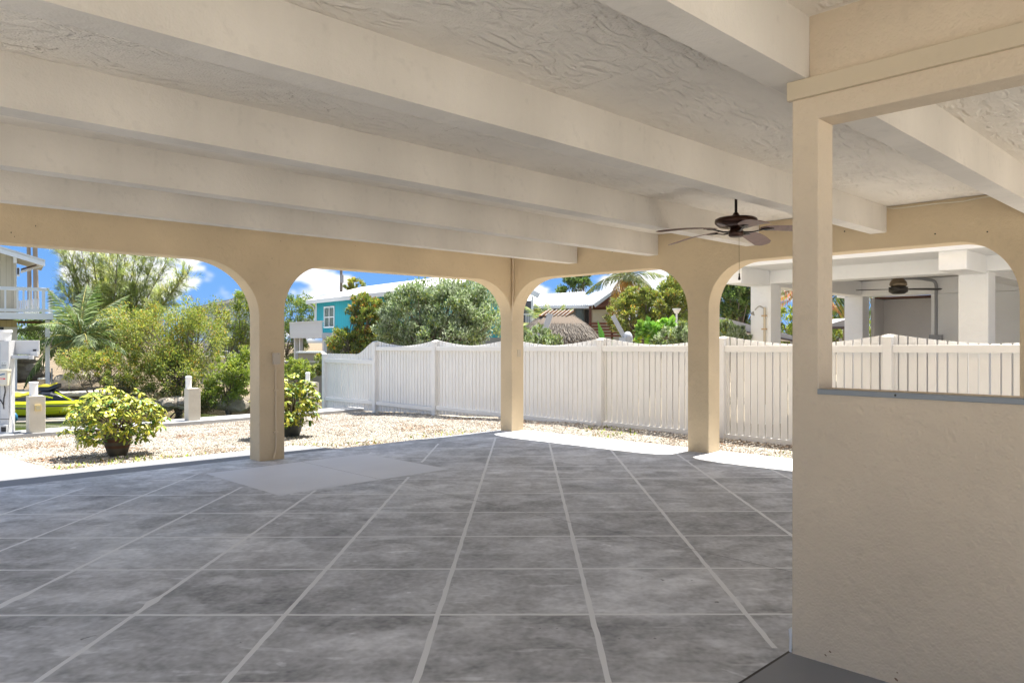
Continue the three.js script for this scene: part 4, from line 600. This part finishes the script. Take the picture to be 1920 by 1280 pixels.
{ // pale blue house behind the shrubs
  const Z = 47, k = Z / F, h = thing('pale_blue_house', 'pale blue house mostly hidden behind the yellow green shrub', 'house', foot(420, Z, 0), FACE), X = (px) => (px - 420) * k, Y = (py) => 1.4 + (638 - py) * k;
  const wall = siding(0.48, 0.58, 0.60, 231), wt = MAT.whitePlain;
  const g = new THREE.Shape(); g.moveTo(X(350), Y(634)); g.lineTo(X(496.5), Y(634)); g.lineTo(X(496.5), Y(552.2)); g.lineTo(X(495), Y(552)); g.lineTo(X(350), Y(583)); g.closePath();
  part('wall', muv(new THREE.ExtrudeGeometry(g, { depth: 2.2, bevelEnabled: false }).translate(0, 0, -2.2)), wall, h); part('garage_wall', box(X(384), X(450), -1.2, Y(634) - 0.003, -5, -0.6), mat(0.16, 0.20, 0.23, 0.7), h);
  part('fascia', loft([0.02, 0.5].map((z) => [V(X(345), Y(584), z), V(X(495), Y(550), z), V(X(495), Y(553.5), z), V(X(345), Y(587.5), z)])), wt, h); part('roof', loft([-2.4, 0.52].map((z) => [V(X(345), Y(581.5), z), V(X(495), Y(548.5), z), V(X(495), Y(549.8), z), V(X(345), Y(583.6), z)])), mat(0.55, 0.56, 0.57, 0.5), h);
  windowIn(h, X(402), X(431), Y(605), Y(582), 0.0, 2, 2, wt, mat(0.10, 0.05, 0.03, 0.2));
  for (const px of [386, 452]) part('corner_post', box(X(px - 4), X(px + 4), -1.2, Y(634), -0.3, 0.1), wt, h);
  part('garage_door', box(X(425), X(447), -1.2, Y(640), -0.62, -0.55), mat(0.25, 0.34, 0.36, 0.6), h);
  const rl = thing('boat_lift_rails', 'low grey rails and white ledge below the pale blue house', 'railing', foot(420, 40, 0), FACE), q = 40 / F;
  part('ledge', box(-45 * q, 45 * q, -1.0, 1.4 - 30 * q, -0.6, 0), mat(0.60, 0.57, 0.51, 0.8), rl); for (const [a, b, y] of [[-40, 12, 22], [-20, 45, 33]]) part('rail', tube([V(a * q, 1.4 - y * q, 0.2), V(b * q, 1.4 - y * q, 0.2), V((b + 2) * q, 1.4 - (y + 8) * q, 0.2)], 0.035, 0.035, 6, 12), mat(0.45, 0.48, 0.5, 0.4), rl);
}
{ // turquoise house with a white hip roof
  const eaveY = 1.4 + 72 * 48 / F, L = at(592, 600, 48), R = at(868, 600, 34.4); L.y = R.y = 0; const dir = R.clone().sub(L), len = dir.length(); dir.normalize();
  const h = thing('turquoise_house', 'turquoise house with white roof behind the silver bush', 'house', L, Math.atan2(-dir.z, dir.x));   // local x along the long wall, -z away from the viewer
  const teal = siding(0.025, 0.36, 0.43, 241, 0.3), D = 3.4, ridge = eaveY + 0.75, o = 0.45;
  part('wall', box(0, len, eaveY - 2.35, eaveY, -D, 0), teal, h);
  part('gable', loft([V(len - 0.2, eaveY, 0.0), V(len - 0.2, eaveY, -D), V(len - 0.2, ridge - 0.15, -D / 2)].map((p) => [p, p.clone().add(V(0.19, 0, 0))])), teal, h);
  const A = V(-o, eaveY, o), B = V(len + o, eaveY, o), C = V(len + o, ridge, -D / 2), E = V(3.2, ridge, -D / 2), G = V(-o, eaveY, -D - o), Hh = V(len + o, eaveY, -D - o);
  const roofMat = mat(0.70, 0.69, 0.67, 0.6), th = V(0, 0.12, 0);
  part('roof', [solid([A, B, C, E], th), solid([A, E, G], th), solid([G, E, C, Hh], th)], roofMat, h);
  part('fascia', [box(-o - 0.02, len + o, eaveY - 0.14, eaveY + 0.10, o, o + 0.04), bar(V(len + o + 0.02, eaveY - 0.05, o), V(len + o + 0.02, ridge - 0.05, -D / 2), 0.05, 0.2)], MAT.white, h);
  part('corner_trim', box(-0.03, 0.14, eaveY - 2.35, eaveY, -0.1, 0.03), MAT.white, h); part('downspout', tube([V(-0.35, eaveY - 0.1, 0.4), V(-0.1, eaveY - 0.4, 0.08), V(-0.1, eaveY - 2.4, 0.08)], 0.05, 0.05, 7, 12), MAT.whitePlain, h);
  windowIn(h, 1.45, 2.85, eaveY - 1.62, eaveY - 0.45, 0.0, 2, 2, MAT.white, mat(0.07, 0.10, 0.085, 0.15));
  const by = eaveY - 1.80, bal = part('balcony', [box(0.45, 5.4, by - 0.55, by - 0.25, 0.1, 1.9)], MAT.whitePlain, h);
  for (let i = 0; i < 29; i++) part('balcony_board', box(0.45 + i * 0.17, 0.45 + i * 0.17 + 0.15, by - 0.25, by + 0.38, 1.84, 1.9), MAT.whitePlain, bal);
  part('balcony_rail', [box(0.40, 5.45, by + 0.38, by + 0.45, 1.80, 1.94), box(0.40, 0.50, by - 0.25, by + 0.38, 0.1, 1.9)], MAT.white, bal);
  for (const x of [0.6, 1.4, 5]) part('stilt', box(x, x + 0.2, -1.3, by - 0.55, 1.5, 1.7), MAT.whitePlain, h);
  part('lower_wall', box(0.3, len, -1.3, eaveY - 2.353, -D + 0.3, -0.6), mat(0.30, 0.29, 0.27, 0.9), h);
}
{ // utility pole with wires
  const p = thing('utility_pole', 'grey utility pole rising behind the turquoise house roof', 'utility pole', foot(639.5, 66, -0.5)); part('pole', cyl(0, 0, 9.4, 0, 0.15, 0.11, 12), mat(0.22, 0.19, 0.16, 0.9), p); part('crossarm', box(-0.9, 0.9, 8.6, 8.75, -0.06, 0.06), mat(0.2, 0.17, 0.14, 0.9), p);
  part('transformer', cyl(0.3, 7.0, 7.7, 0.1, 0.16, 0.16, 12), mat(0.4, 0.4, 0.4, 0.6), p);
}
{ // low grey wall and pale dock left of the fence end
  const w = thing('block_wall', 'low grey wall across the canal, left of the fence end', 'wall', foot(570, 30, 0), FACE), k = 30 / F;
  part('wall', box(-60 * k, 60 * k, -1.1, 1.4 - 42 * k, -0.4, 0), mat(0.30, 0.29, 0.29, 0.95), w); part('coping', box(-60 * k, 60 * k, 1.4 - 42 * k + 0.001, 1.4 - 39 * k, -0.45, 0.05), mat(0.55, 0.52, 0.47, 0.9), w); part('shed', box(-14 * k, 26 * k, 1.4 - 39 * k, 1.4 - 24 * k, -0.6, -0.2), mat(0.36, 0.30, 0.24, 0.9), w); part('shed_roof', box(-18 * k, 30 * k, 1.4 - 24 * k + 0.001, 1.4 - 21 * k, -0.7, -0.1), MAT.whitePlain, w);
}
{ // thatched hut
  const Z = 24, k = Z / F, h = thing('thatched_hut', 'round shaggy thatched hut roof with orange ridge behind the fence', 'hut', foot(1046, Z, 0), FACE), X = (px) => (px - 1046) * k, Y = (py) => 1.4 + (638 - py) * k, r = rng(251), lv = new Leaves();
  const eave = Y(648), top = Y(589), rx0 = X(1124), core = loft([[0, 1], [0.35, 0.93], [0.7, 0.68], [1, 0.36]].map(([t, s]) => Array.from({ length: 28 }, (_, i) => { const a = (i / 28) * 6.283; return V(Math.cos(a) * rx0 * s, mix(eave, top, t), Math.sin(a) * rx0 * 0.8 * s * (t > 0.9 ? 0.25 : 1)); })));
  part('roof', core, mat(0.14, 0.11, 0.085, 1), h);
  for (let i = 0; i < 9000; i++) { const t = Math.pow(r(), 0.8), s = (t < 0.35 ? mix(1, 0.93, t / 0.35) : t < 0.7 ? mix(0.93, 0.68, (t - 0.35) / 0.35) : mix(0.68, 0.36, (t - 0.7) / 0.3)) * 1.015, a = r() * 6.283, zz = t > 0.7 ? mix(1, 0.3, (t - 0.7) / 0.3) : 1, kk = 0.6 + 0.8 * r(), p = V(Math.cos(a) * rx0 * s, mix(eave, top, t) + 0.02, Math.sin(a) * rx0 * 0.8 * s * zz); lv.leaf(p, V(Math.cos(a) * 0.55, -0.85, Math.sin(a) * 0.55).add(rand3(r).multiplyScalar(0.35)).normalize(), V(Math.cos(a), 0.6, Math.sin(a)), 0.16 + 0.14 * r(), 0.025, [0.22 * kk, 0.19 * kk, 0.16 * kk]); }
  const th = part('thatch', lv.build(), needleMat, h); th.userData.kind = 'stuff';
  for (let i = 0; i < 7; i++) { const x = mix(X(1020), X(1066), i / 6); part('ridge_mat', bar(V(x - 0.12, top - 0.06, 0.18), V(x + 0.12, top + 0.10, -0.05), 0.16, 0.03), mat(0.33, 0.15 + 0.05 * r(), 0.07, 0.9), h); part('ridge_stick', bar(V(x - 0.10, top - 0.05, 0.26), V(x + 0.17, top + 0.15, -0.03), 0.03), mat(0.42, 0.38, 0.34, 0.9), h); }
  for (const [x, z] of [[-0.7, 0.5], [0.7, 0.5], [-0.7, -0.5], [0.7, -0.5]]) part('hut_post', cyl(x, -0.4, eave + 0.25, z, 0.07, 0.06, 10), palmBark, h);
}
{ // house with ribbed white metal roof and brown timber porch
  const Z = 46, k = Z / F, h = thing('metal_roof_house', 'house with ribbed white metal roof and brown timber porch behind the hut', 'house', foot(1090, Z, 0), FACE), X = (px) => (px - 1090) * k, Y = (py) => 1.4 + (638 - py) * k;
  const rm = mat(0.74, 0.74, 0.74, 0.45), brown = mat(0.13, 0.05, 0.03, 0.7), gw = mat(0.23, 0.21, 0.19, 0.8), th = V(0, 0.08, 0);
  const a = V(X(985), Y(577), 1), b = V(X(1108), Y(574), 1), c = V(X(1108), Y(541), -4.6), d = V(X(985), Y(549), -4.6);
  const roof = part('roof', [solid([a, b, c, d], th)], rm, h); for (let i = 0; i <= 30; i++) { const t = i / 30; part('roof_rib', bar(a.clone().lerp(b, t).add(V(0, 0.1, 0)), d.clone().lerp(c, t).add(V(0, 0.1, 0)), 0.05, 0.06), rm, roof); }
  part('wall', box(X(995), X(1104), -0.6, Y(575), -4, 0.2), gw, h); part('fascia', box(X(985), X(1108), Y(579.5), Y(575), 1.0, 1.06), MAT.whitePlain, h);
  part('glass_door', box(X(1079), X(1094), Y(612), Y(580), 0.2, 0.26), mat(0.13, 0.17, 0.18, 0.1), h); part('door_opening', box(X(1096), X(1103), Y(612), Y(581), 0.2, 0.25), MAT.dark, h);
  // porch gable
  const e0 = V(X(1106), Y(578), 2.6), e1 = V(X(1176), Y(570), 2.6), ap = V(X(1142), Y(551), 2.6), bk = V(-0.6, 0.25, -7);
  part('porch_roof', [solid([e0.clone().add(V(-0.1, 0.05, 0)), ap.clone().add(V(0, 0.05, 0)), ap.clone().add(bk), e0.clone().add(bk)], th), solid([ap.clone().add(V(0, 0.05, 0)), e1.clone().add(V(0.1, 0.05, 0)), e1.clone().add(bk), ap.clone().add(bk)], th)], rm, h);
  for (const q of [[e0, ap], [ap, e1]]) part('barge_board', bar(q[0].clone().add(V(0, 0.02, 0.06)), q[1].clone().add(V(0, 0.02, 0.06)), 0.06, 0.16), mat(0.5, 0.52, 0.55, 0.5), h);
  for (const q of [[e0, e1], [V(X(1142), Y(578), 2.5), ap], [V(X(1126), Y(577), 2.5), ap], [V(X(1158), Y(574), 2.5), ap], [V(X(1115), Y(578), 2.5), V(X(1134), Y(560), 2.5)]]) part('truss', bar(q[0], q[1], 0.12, 0.14), brown, h);
  part('porch_back', [box(X(1108), X(1180), -0.6, Y(560), -2, -1.9)], brown, h); part('porch_wall', box(X(1108), X(1178), -0.6, Y(578), -1.89, -1.8), mat(0.5, 0.46, 0.37, 0.8), h); for (const px of [1099, 1137.5, 1172]) part('porch_post', box(X(px - 2), X(px + 2), -0.6, Y(577), 2.4, 2.6), brown, h);
  part('porch_blind', box(X(1109), X(1134), Y(603), Y(584), 0.8, 0.84), mat(0.55, 0.50, 0.38, 0.8), h); part('porch_window', box(X(1141), X(1147), Y(606), Y(583), 0.9, 0.95), MAT.whitePlain, h);
  for (let i = 0; i < 5; i++) part('deck_slat', box(X(1096), X(1160), Y(610 + i * 5.4), Y(606.6 + i * 5.4), 2.6, 2.66), mat(0.17, 0.055, 0.03, 0.7), h); part('deck_skirt', box(X(1096), X(1160), -0.6, Y(634), 2.3, 2.4), mat(0.55, 0.54, 0.52, 0.8), h);
  part('side_wing', [box(X(960), X(997), Y(640), Y(566), -1, 1.5)], mat(0.10, 0.10, 0.11, 0.8), h); part('wing_post', box(X(994), X(998), Y(640), Y(560), 2.4, 2.6), MAT.whitePlain, h); part('wing_eave', bar(V(X(985), Y(548), 2.7), V(X(1008), Y(560), 2.7), 0.1, 0.3), MAT.whitePlain, h);
  for (let i = 0; i < 9; i++) part('wing_baluster', box(X(984 + i * 3.6), X(985.6 + i * 3.6), Y(622), Y(593), 2.7, 2.75), MAT.whitePlain, h); part('wing_rail', box(X(980), X(1016), Y(593), Y(591), 2.68, 2.78), MAT.whitePlain, h);
}
function davit(label, pts, w, Z, cap) {
  const o = thing('boat_davit', label, 'davit', foot(pts[0][0], Z, 0), 0, 'davits beyond the fence'), base = o.position, g = mat(0.40, 0.43, 0.48, 0.45), q = pts.map(([px, py]) => at(px, py, Z).sub(base));
  part('base_post', box(q[0].x - 0.1, q[0].x + 0.1, -0.4, q[0].y + 0.02, q[0].z - 0.1, q[0].z + 0.1), g, o); part('arm', bar(q[0], q[1], w, w * 1.4), g, o);
  if (cap) { const c = at(cap[0], cap[1], Z).sub(base); part('winch_cover', [new THREE.SphereGeometry(0.15, 18, 12).scale(0.8, 1, 0.8).translate(c.x, c.y, c.z), cyl(c.x, -0.4, c.y, c.z, 0.18, 0.12, 16)], g, o); }
}
davit('white davit arm leaning right before the thatched hut', [[1019, 626], [1032, 588]], 0.10, 18);
davit('grey davit arm leaning left with rounded winch cover, right of the deck', [[1172, 634], [1149, 592]], 0.075, 18, [1177, 633]);
{ const o = thing('lamp_post', 'slim white lamp post in front of the yellow green tree', 'lamp post', foot(1269, 18, -0.3)); part('pole', cyl(0, 0, 2.45, 0, 0.03, 0.026, 10), MAT.white, o); part('lamp_head', [cyl(0, 2.36, 2.44, 0, 0.05, 0.09, 14), cyl(0, 2.44, 2.475, 0, 0.10, 0.10, 14)], MAT.white, o); }

// ---------------------------------------------------------------- the white carport next door
{
  const h = thing('white_carport_house', 'white stucco carport house next door, seen through the right arch', 'house'), zf = -4.72, w = 0.41;
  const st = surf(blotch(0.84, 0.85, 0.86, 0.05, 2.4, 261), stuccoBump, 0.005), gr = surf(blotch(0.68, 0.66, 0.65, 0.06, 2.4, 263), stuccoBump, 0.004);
  const xl = [1.68, 5.20], xs = [1.68, 5.20, 8.7];
  for (const x of xs) part('front_column', cbox(x, x + w, -0.3, 2.46, zf - w, zf, 0.012), st, h);
  for (const x of xs) part('rear_column', cbox(x, x + w, -0.3, 2.40, zf - 4.8, zf - 4.4, 0.012), st, h);
  part('front_beam', cbox(1.5, 10.5, 2.461, 2.95, zf - w, zf - 0.002, 0.012), st, h); part('soffit', box(1.5, 10.5, 2.70, 3.0, zf + 0.0, zf + 1.15), st, h);
  for (const x of xs) part('bracket_beam', cbox(x + 0.02, x + w - 0.02, 2.42, 2.71, zf + 0.003, zf + 1.05, 0.012), st, h);
  for (const x of xs) part('cross_beam', cbox(x + 0.02, x + w - 0.02, 2.42, 2.75, zf - 4.4, zf - w - 0.002, 0.012), st, h);
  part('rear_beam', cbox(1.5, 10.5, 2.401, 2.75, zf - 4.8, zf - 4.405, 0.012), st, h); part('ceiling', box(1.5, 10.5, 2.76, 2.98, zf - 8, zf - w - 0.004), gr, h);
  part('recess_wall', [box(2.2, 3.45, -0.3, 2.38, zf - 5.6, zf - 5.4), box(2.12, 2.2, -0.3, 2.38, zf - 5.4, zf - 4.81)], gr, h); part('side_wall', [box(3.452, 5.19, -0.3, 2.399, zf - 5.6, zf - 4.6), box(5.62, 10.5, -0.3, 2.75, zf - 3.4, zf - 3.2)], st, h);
  part('door_track', box(2.2, 3.45, 2.36, 2.398, zf - 5.39, zf - 4.82), mat(0.13, 0.06, 0.04, 0.8), h); part('eave_timber', box(5.7, 7.6, 2.55, 2.66, zf - 3.19, zf - 3.0), mat(0.10, 0.05, 0.035, 0.8), h);
  part('conduit', tube([V(3.0, 2.72, zf - 3.6), V(3.45, 2.71, zf - 4.2), V(3.60, 2.64, zf - 4.35), V(3.62, 2.3, zf - 4.36), V(3.62, 1.50, zf - 4.36)], 0.035, 0.035, 8, 26), mat(0.30, 0.31, 0.33, 0.5), h); part('conduit_box', cbox(3.50, 3.74, 1.40, 1.52, zf - 4.42, zf - 4.30, 0.008), mat(0.30, 0.31, 0.33, 0.5), h);
  part('upper_storey', box(1.4, 10.5, 3.0, 4.6, zf - 8, zf + 0.5), st, h);
  part('shower_pipe', tube([V(1.98, 0.2, zf + 0.03), V(1.98, 2.02, zf + 0.03)], 0.022, 0.022, 8, 4), mat(0.62, 0.55, 0.42, 0.5), h);
  part('shower_arm', tube([V(1.98, 2.0, zf + 0.03), V(1.92, 2.04, zf + 0.12), V(1.86, 1.97, zf + 0.17)], 0.012, 0.012, 7, 10), mat(0.5, 0.48, 0.45, 0.3, { metalness: 0.7 }), h); part('shower_head', new THREE.ConeGeometry(0.055, 0.07, 16).rotateZ(-0.5).translate(1.83, 1.92, zf + 0.19), mat(0.5, 0.48, 0.45, 0.3, { metalness: 0.7 }), h);
  for (const y of [1.85, 1.6]) part('shower_valve', cbox(1.93, 2.03, y, y + 0.025, zf + 0.02, zf + 0.06, 0.004), mat(0.5, 0.35, 0.2, 0.5), h);
  part('paint_scar', [new THREE.CircleGeometry(0.03, 10).scale(1.6, 0.7, 1).translate(2.95, 2.61, zf + 0.001), new THREE.CircleGeometry(0.03, 10).scale(1.6, 0.7, 1).translate(3.15, 2.62, zf + 0.001)], mat(0.45, 0.30, 0.15, 0.9), h);
  const f = thing('neighbour_ceiling_fan', 'dark three bladed fan with brass body under the white carport', 'ceiling fan', V(3.52, 0, zf - 2.4)), brass = mat(0.25, 0.20, 0.14, 0.3, { metalness: 0.8 });
  part('fan_body', new THREE.LatheGeometry([[0.13, 2.76], [0.12, 2.73], [0.08, 2.67], [0.085, 2.62], [0.15, 2.54], [0.16, 2.48], [0.13, 2.45]].map(([a, b]) => new THREE.Vector2(a, b)), 28), brass, f); part('fan_hub', new THREE.LatheGeometry([[0.13, 2.45], [0.17, 2.44], [0.17, 2.35], [0.11, 2.31], [0, 2.305]].map(([a, b]) => new THREE.Vector2(a, b)), 28), mat(0.03, 0.026, 0.022, 0.5), f);
  const bg = fanBlade(0.55, 0.12, 0.05, 0.075, 0.01), yaw = Math.atan2(-RIGHT.z, RIGHT.x); for (const a of [-12, 170, 235]) { const b = part('fan_blade', bg, mat(0.03, 0.026, 0.022, 0.5), f); b.position.y = 2.40; b.scale.set(1.15, 1, 1.2); b.rotation.y = yaw + a * Math.PI / 180; }
  const c = thing('grey_canopy', 'pale sloped canopy roof standing between the white carport columns', 'canopy', foot(1460, 19, 0), FACE), k = 19 / F, X = (px) => (px - 1460) * k, Y = (py) => 1.4 + (638 - py) * k, cm = mat(0.42, 0.42, 0.44, 0.7);
  part('canopy_roof', [solid([V(X(1350), Y(594), 0), V(X(1500), Y(632), 0), V(X(1500), Y(640), 0), V(X(1350), Y(612), 0)], V(0, 0, -1.2)), solid([V(X(1540), Y(612), 0), V(X(1595), Y(596), 0), V(X(1595), Y(612), 0), V(X(1540), Y(614), 0)], V(0, 0, -1.2))], cm, c);
  part('canopy_edge', [bar(V(X(1350), Y(613), 0.02), V(X(1500), Y(641), 0.02), 0.04, 0.04), bar(V(X(1540), Y(615), 0.02), V(X(1595), Y(614), 0.02), 0.04, 0.06)], mat(0.10, 0.08, 0.08, 0.7), c); for (const px of [1354, 1498, 1545, 1592]) part('canopy_leg', box(X(px) - 0.03, X(px) + 0.03, -0.4, Y(634), -0.5, -0.44), cm, c);
}

// ---------------------------------------------------------------- dock and personal watercraft
{
  const Z = 27.6, k = Z / F, X = (px) => (px - 70) * k, Y = (py) => 1.4 + (638 - py) * k;
  const d = thing('concrete_dock', 'weathered flat concrete dock behind the yellow watercraft', 'dock', foot(70, Z + 1.6, 0), FACE), kd = (Z + 1.6) / F, dx = (px) => (px - 70) * kd, dy = (py) => 1.4 + (638 - py) * kd;
  part('deck_slab', cbox(dx(-40), dx(172), dy(743), dy(737), -2.2, 0, 0.02), surf(blotch(0.50, 0.46, 0.40, 0.12, 2, 271), stuccoBump, 0.008), d); part('dock_wall', box(dx(-40), dx(160), -2.4, dy(744), -2, -0.2), mat(0.16, 0.14, 0.12, 0.9), d);
  const pl = thing('timber_pile', 'short weathered timber pile beside the deck post', 'pile', foot(77, Z + 2.6, -1.6), 0); part('pile_shaft', cyl(0, 0, 1.42, 0, 0.15, 0.14, 14), palmBark, pl); part('pile_top', cyl(0, 1.421, 1.47, 0, 0.15, 0.12, 14), mat(0.45, 0.45, 0.42, 0.8), pl);
  const fl = thing('floating_platform', 'low grey floating platform carrying the watercraft', 'platform', foot(70, Z, -1.7), FACE);
  part('float', cbox(X(-30), X(150), 0.0, 0.27, -0.7, 0.7, 0.04), mat(0.33, 0.31, 0.27, 0.8), fl); part('float_edge', tube([V(X(-30), 0.13, 0.74), V(X(60), 0.14, 0.74), V(X(150), 0.19, 0.74)], 0.035, 0.035, 7, 16), mat(0.6, 0.52, 0.42, 0.8), fl);
  const w = thing('personal_watercraft', 'bright yellow and black personal watercraft on the far side of the canal', 'jet ski', foot(70, Z, -1.44), FACE), yel = mat(0.56, 0.62, 0.01, 0.3), seat = mat(0.62, 0.52, 0.03, 0.6), blk = mat(0.018, 0.02, 0.026, 0.35);
  const S = (x, half, keel, chine, gun) => [V(x, keel, 0), V(x, chine, half * 0.75), V(x, gun * 0.6 + chine * 0.4, half), V(x, gun, half * 0.98), V(x, gun + 0.06, half * 0.7), V(x, gun + 0.08, 0), V(x, gun + 0.06, -half * 0.7), V(x, gun, -half * 0.98), V(x, gun * 0.6 + chine * 0.4, -half), V(x, chine, -half * 0.75)];
  part('hull', loft([S(-1.75, 0.50, 0.02, 0.12, 0.50), S(-1.0, 0.56, 0, 0.10, 0.52), S(0, 0.58, 0, 0.10, 0.52), S(0.7, 0.54, 0.02, 0.13, 0.54), S(1.2, 0.40, 0.08, 0.22, 0.54), S(1.55, 0.20, 0.22, 0.34, 0.53), S(1.75, 0.04, 0.42, 0.44, 0.52)]), yel, w);
  part('rub_rail', [tube([V(-1.75, 0.36, 0.53), V(-0.4, 0.36, 0.60), V(0.45, 0.36, 0.60), V(0.6, 0.43, 0.585), V(1.2, 0.44, 0.44), V(1.72, 0.46, 0.08)], 0.032, 0.026, 6, 30)], blk, w); part('sponson', loft([V(0.1, 0.20, 0.50), V(0.35, 0.13, 0.50), V(1.1, 0.17, 0.42), V(1.1, 0.25, 0.46), V(0.35, 0.25, 0.575)].map((p) => [p, p.clone().add(V(0, 0, 0.045))])), blk, w);
  part('deck_cowl', loft([[-0.9, 0.30, 0.60, 0.70], [-0.3, 0.34, 0.60, 0.80], [0.3, 0.36, 0.60, 0.98], [0.62, 0.34, 0.60, 0.98], [1.0, 0.26, 0.59, 0.78], [1.4, 0.12, 0.57, 0.61]].map(([x, hw, a, b]) => [V(x, a, hw), V(x, mix(a, b, 0.7), hw * 0.8), V(x, b, hw * 0.4), V(x, b, -hw * 0.4), V(x, mix(a, b, 0.7), -hw * 0.8), V(x, a, -hw)])), blk, w);
  part('cowl_stripe', [bar(V(0.78, 0.93, 0.24), V(1.32, 0.62, 0.14), 0.05, 0.05), bar(V(0.1, 0.84, 0.33), V(0.75, 0.72, 0.31), 0.03, 0.045)], yel, w);
  part('seat', loft([[-1.6, 0.17, 0.62, 0.86], [-1.2, 0.19, 0.60, 0.96], [-0.9, 0.19, 0.62, 0.90], [-0.55, 0.17, 0.66, 0.86], [-0.1, 0.14, 0.72, 0.98]].map(([x, hw, a, b]) => [V(x, a, hw * 1.3), V(x, mix(a, b, 0.6), hw * 1.2), V(x, b, hw * 0.7), V(x, b, -hw * 0.7), V(x, mix(a, b, 0.6), -hw * 1.2), V(x, a, -hw * 1.3)])), seat, w);
  part('handlebar_pod', loft([[-0.05, 0.12, 0.98, 1.06], [0.2, 0.20, 0.96, 1.12], [0.5, 0.20, 0.98, 1.12], [0.8, 0.14, 1.10, 1.24]].map(([x, hw, a, b]) => [V(x, a, hw), V(x, b, hw * 0.8), V(x, b, -hw * 0.8), V(x, a, -hw)])), blk, w);
  part('pod_cover', loft([[-0.02, 0.10, 1.06, 1.15], [0.2, 0.16, 1.10, 1.20], [0.45, 0.15, 1.10, 1.19], [0.70, 0.08, 1.17, 1.27]].map(([x, hw, a, b]) => [V(x, a, hw), V(x, b, hw * 0.7), V(x, b, -hw * 0.7), V(x, a, -hw)])), seat, w);
  part('deck_trim', [tube([V(-1.6, 0.60, 0.34), V(-1.1, 0.62, 0.40), V(-0.5, 0.68, 0.42)], 0.035, 0.03, 6, 10)], blk, w);
  part('lettering', [0.0, 0.10, 0.155, 0.21, 0.265, 0.32, 0.375].map((q, i) => box(0.08 + q, 0.08 + q + (i ? 0.035 : 0.065), 0.455, i ? 0.505 : 0.515, 0.584, 0.589)), mat(0.22, 0.23, 0.3, 0.5), w);
  const b = thing('blue_fender', 'small blue fender at the foot of the boat lift', 'fender', foot(26, 20, -1.5), FACE); part('fender_body', new THREE.SphereGeometry(0.1, 14, 10).scale(0.8, 1.3, 0.8).translate(0, 0.82, 0), mat(0.02, 0.13, 0.25, 0.5), b); part('fender_line', tube([V(0, 0.95, 0), V(-0.08, 1.1, 0)], 0.012, 0.012, 5), mat(0.05, 0.25, 0.45, 0.6), b);
}
// ---------------------------------------------------------------- shadows and the picture
scene.traverse((o) => { if (o.isMesh) { o.castShadow = true; o.receiveShadow = true; } });
renderer.render(scene, camera);
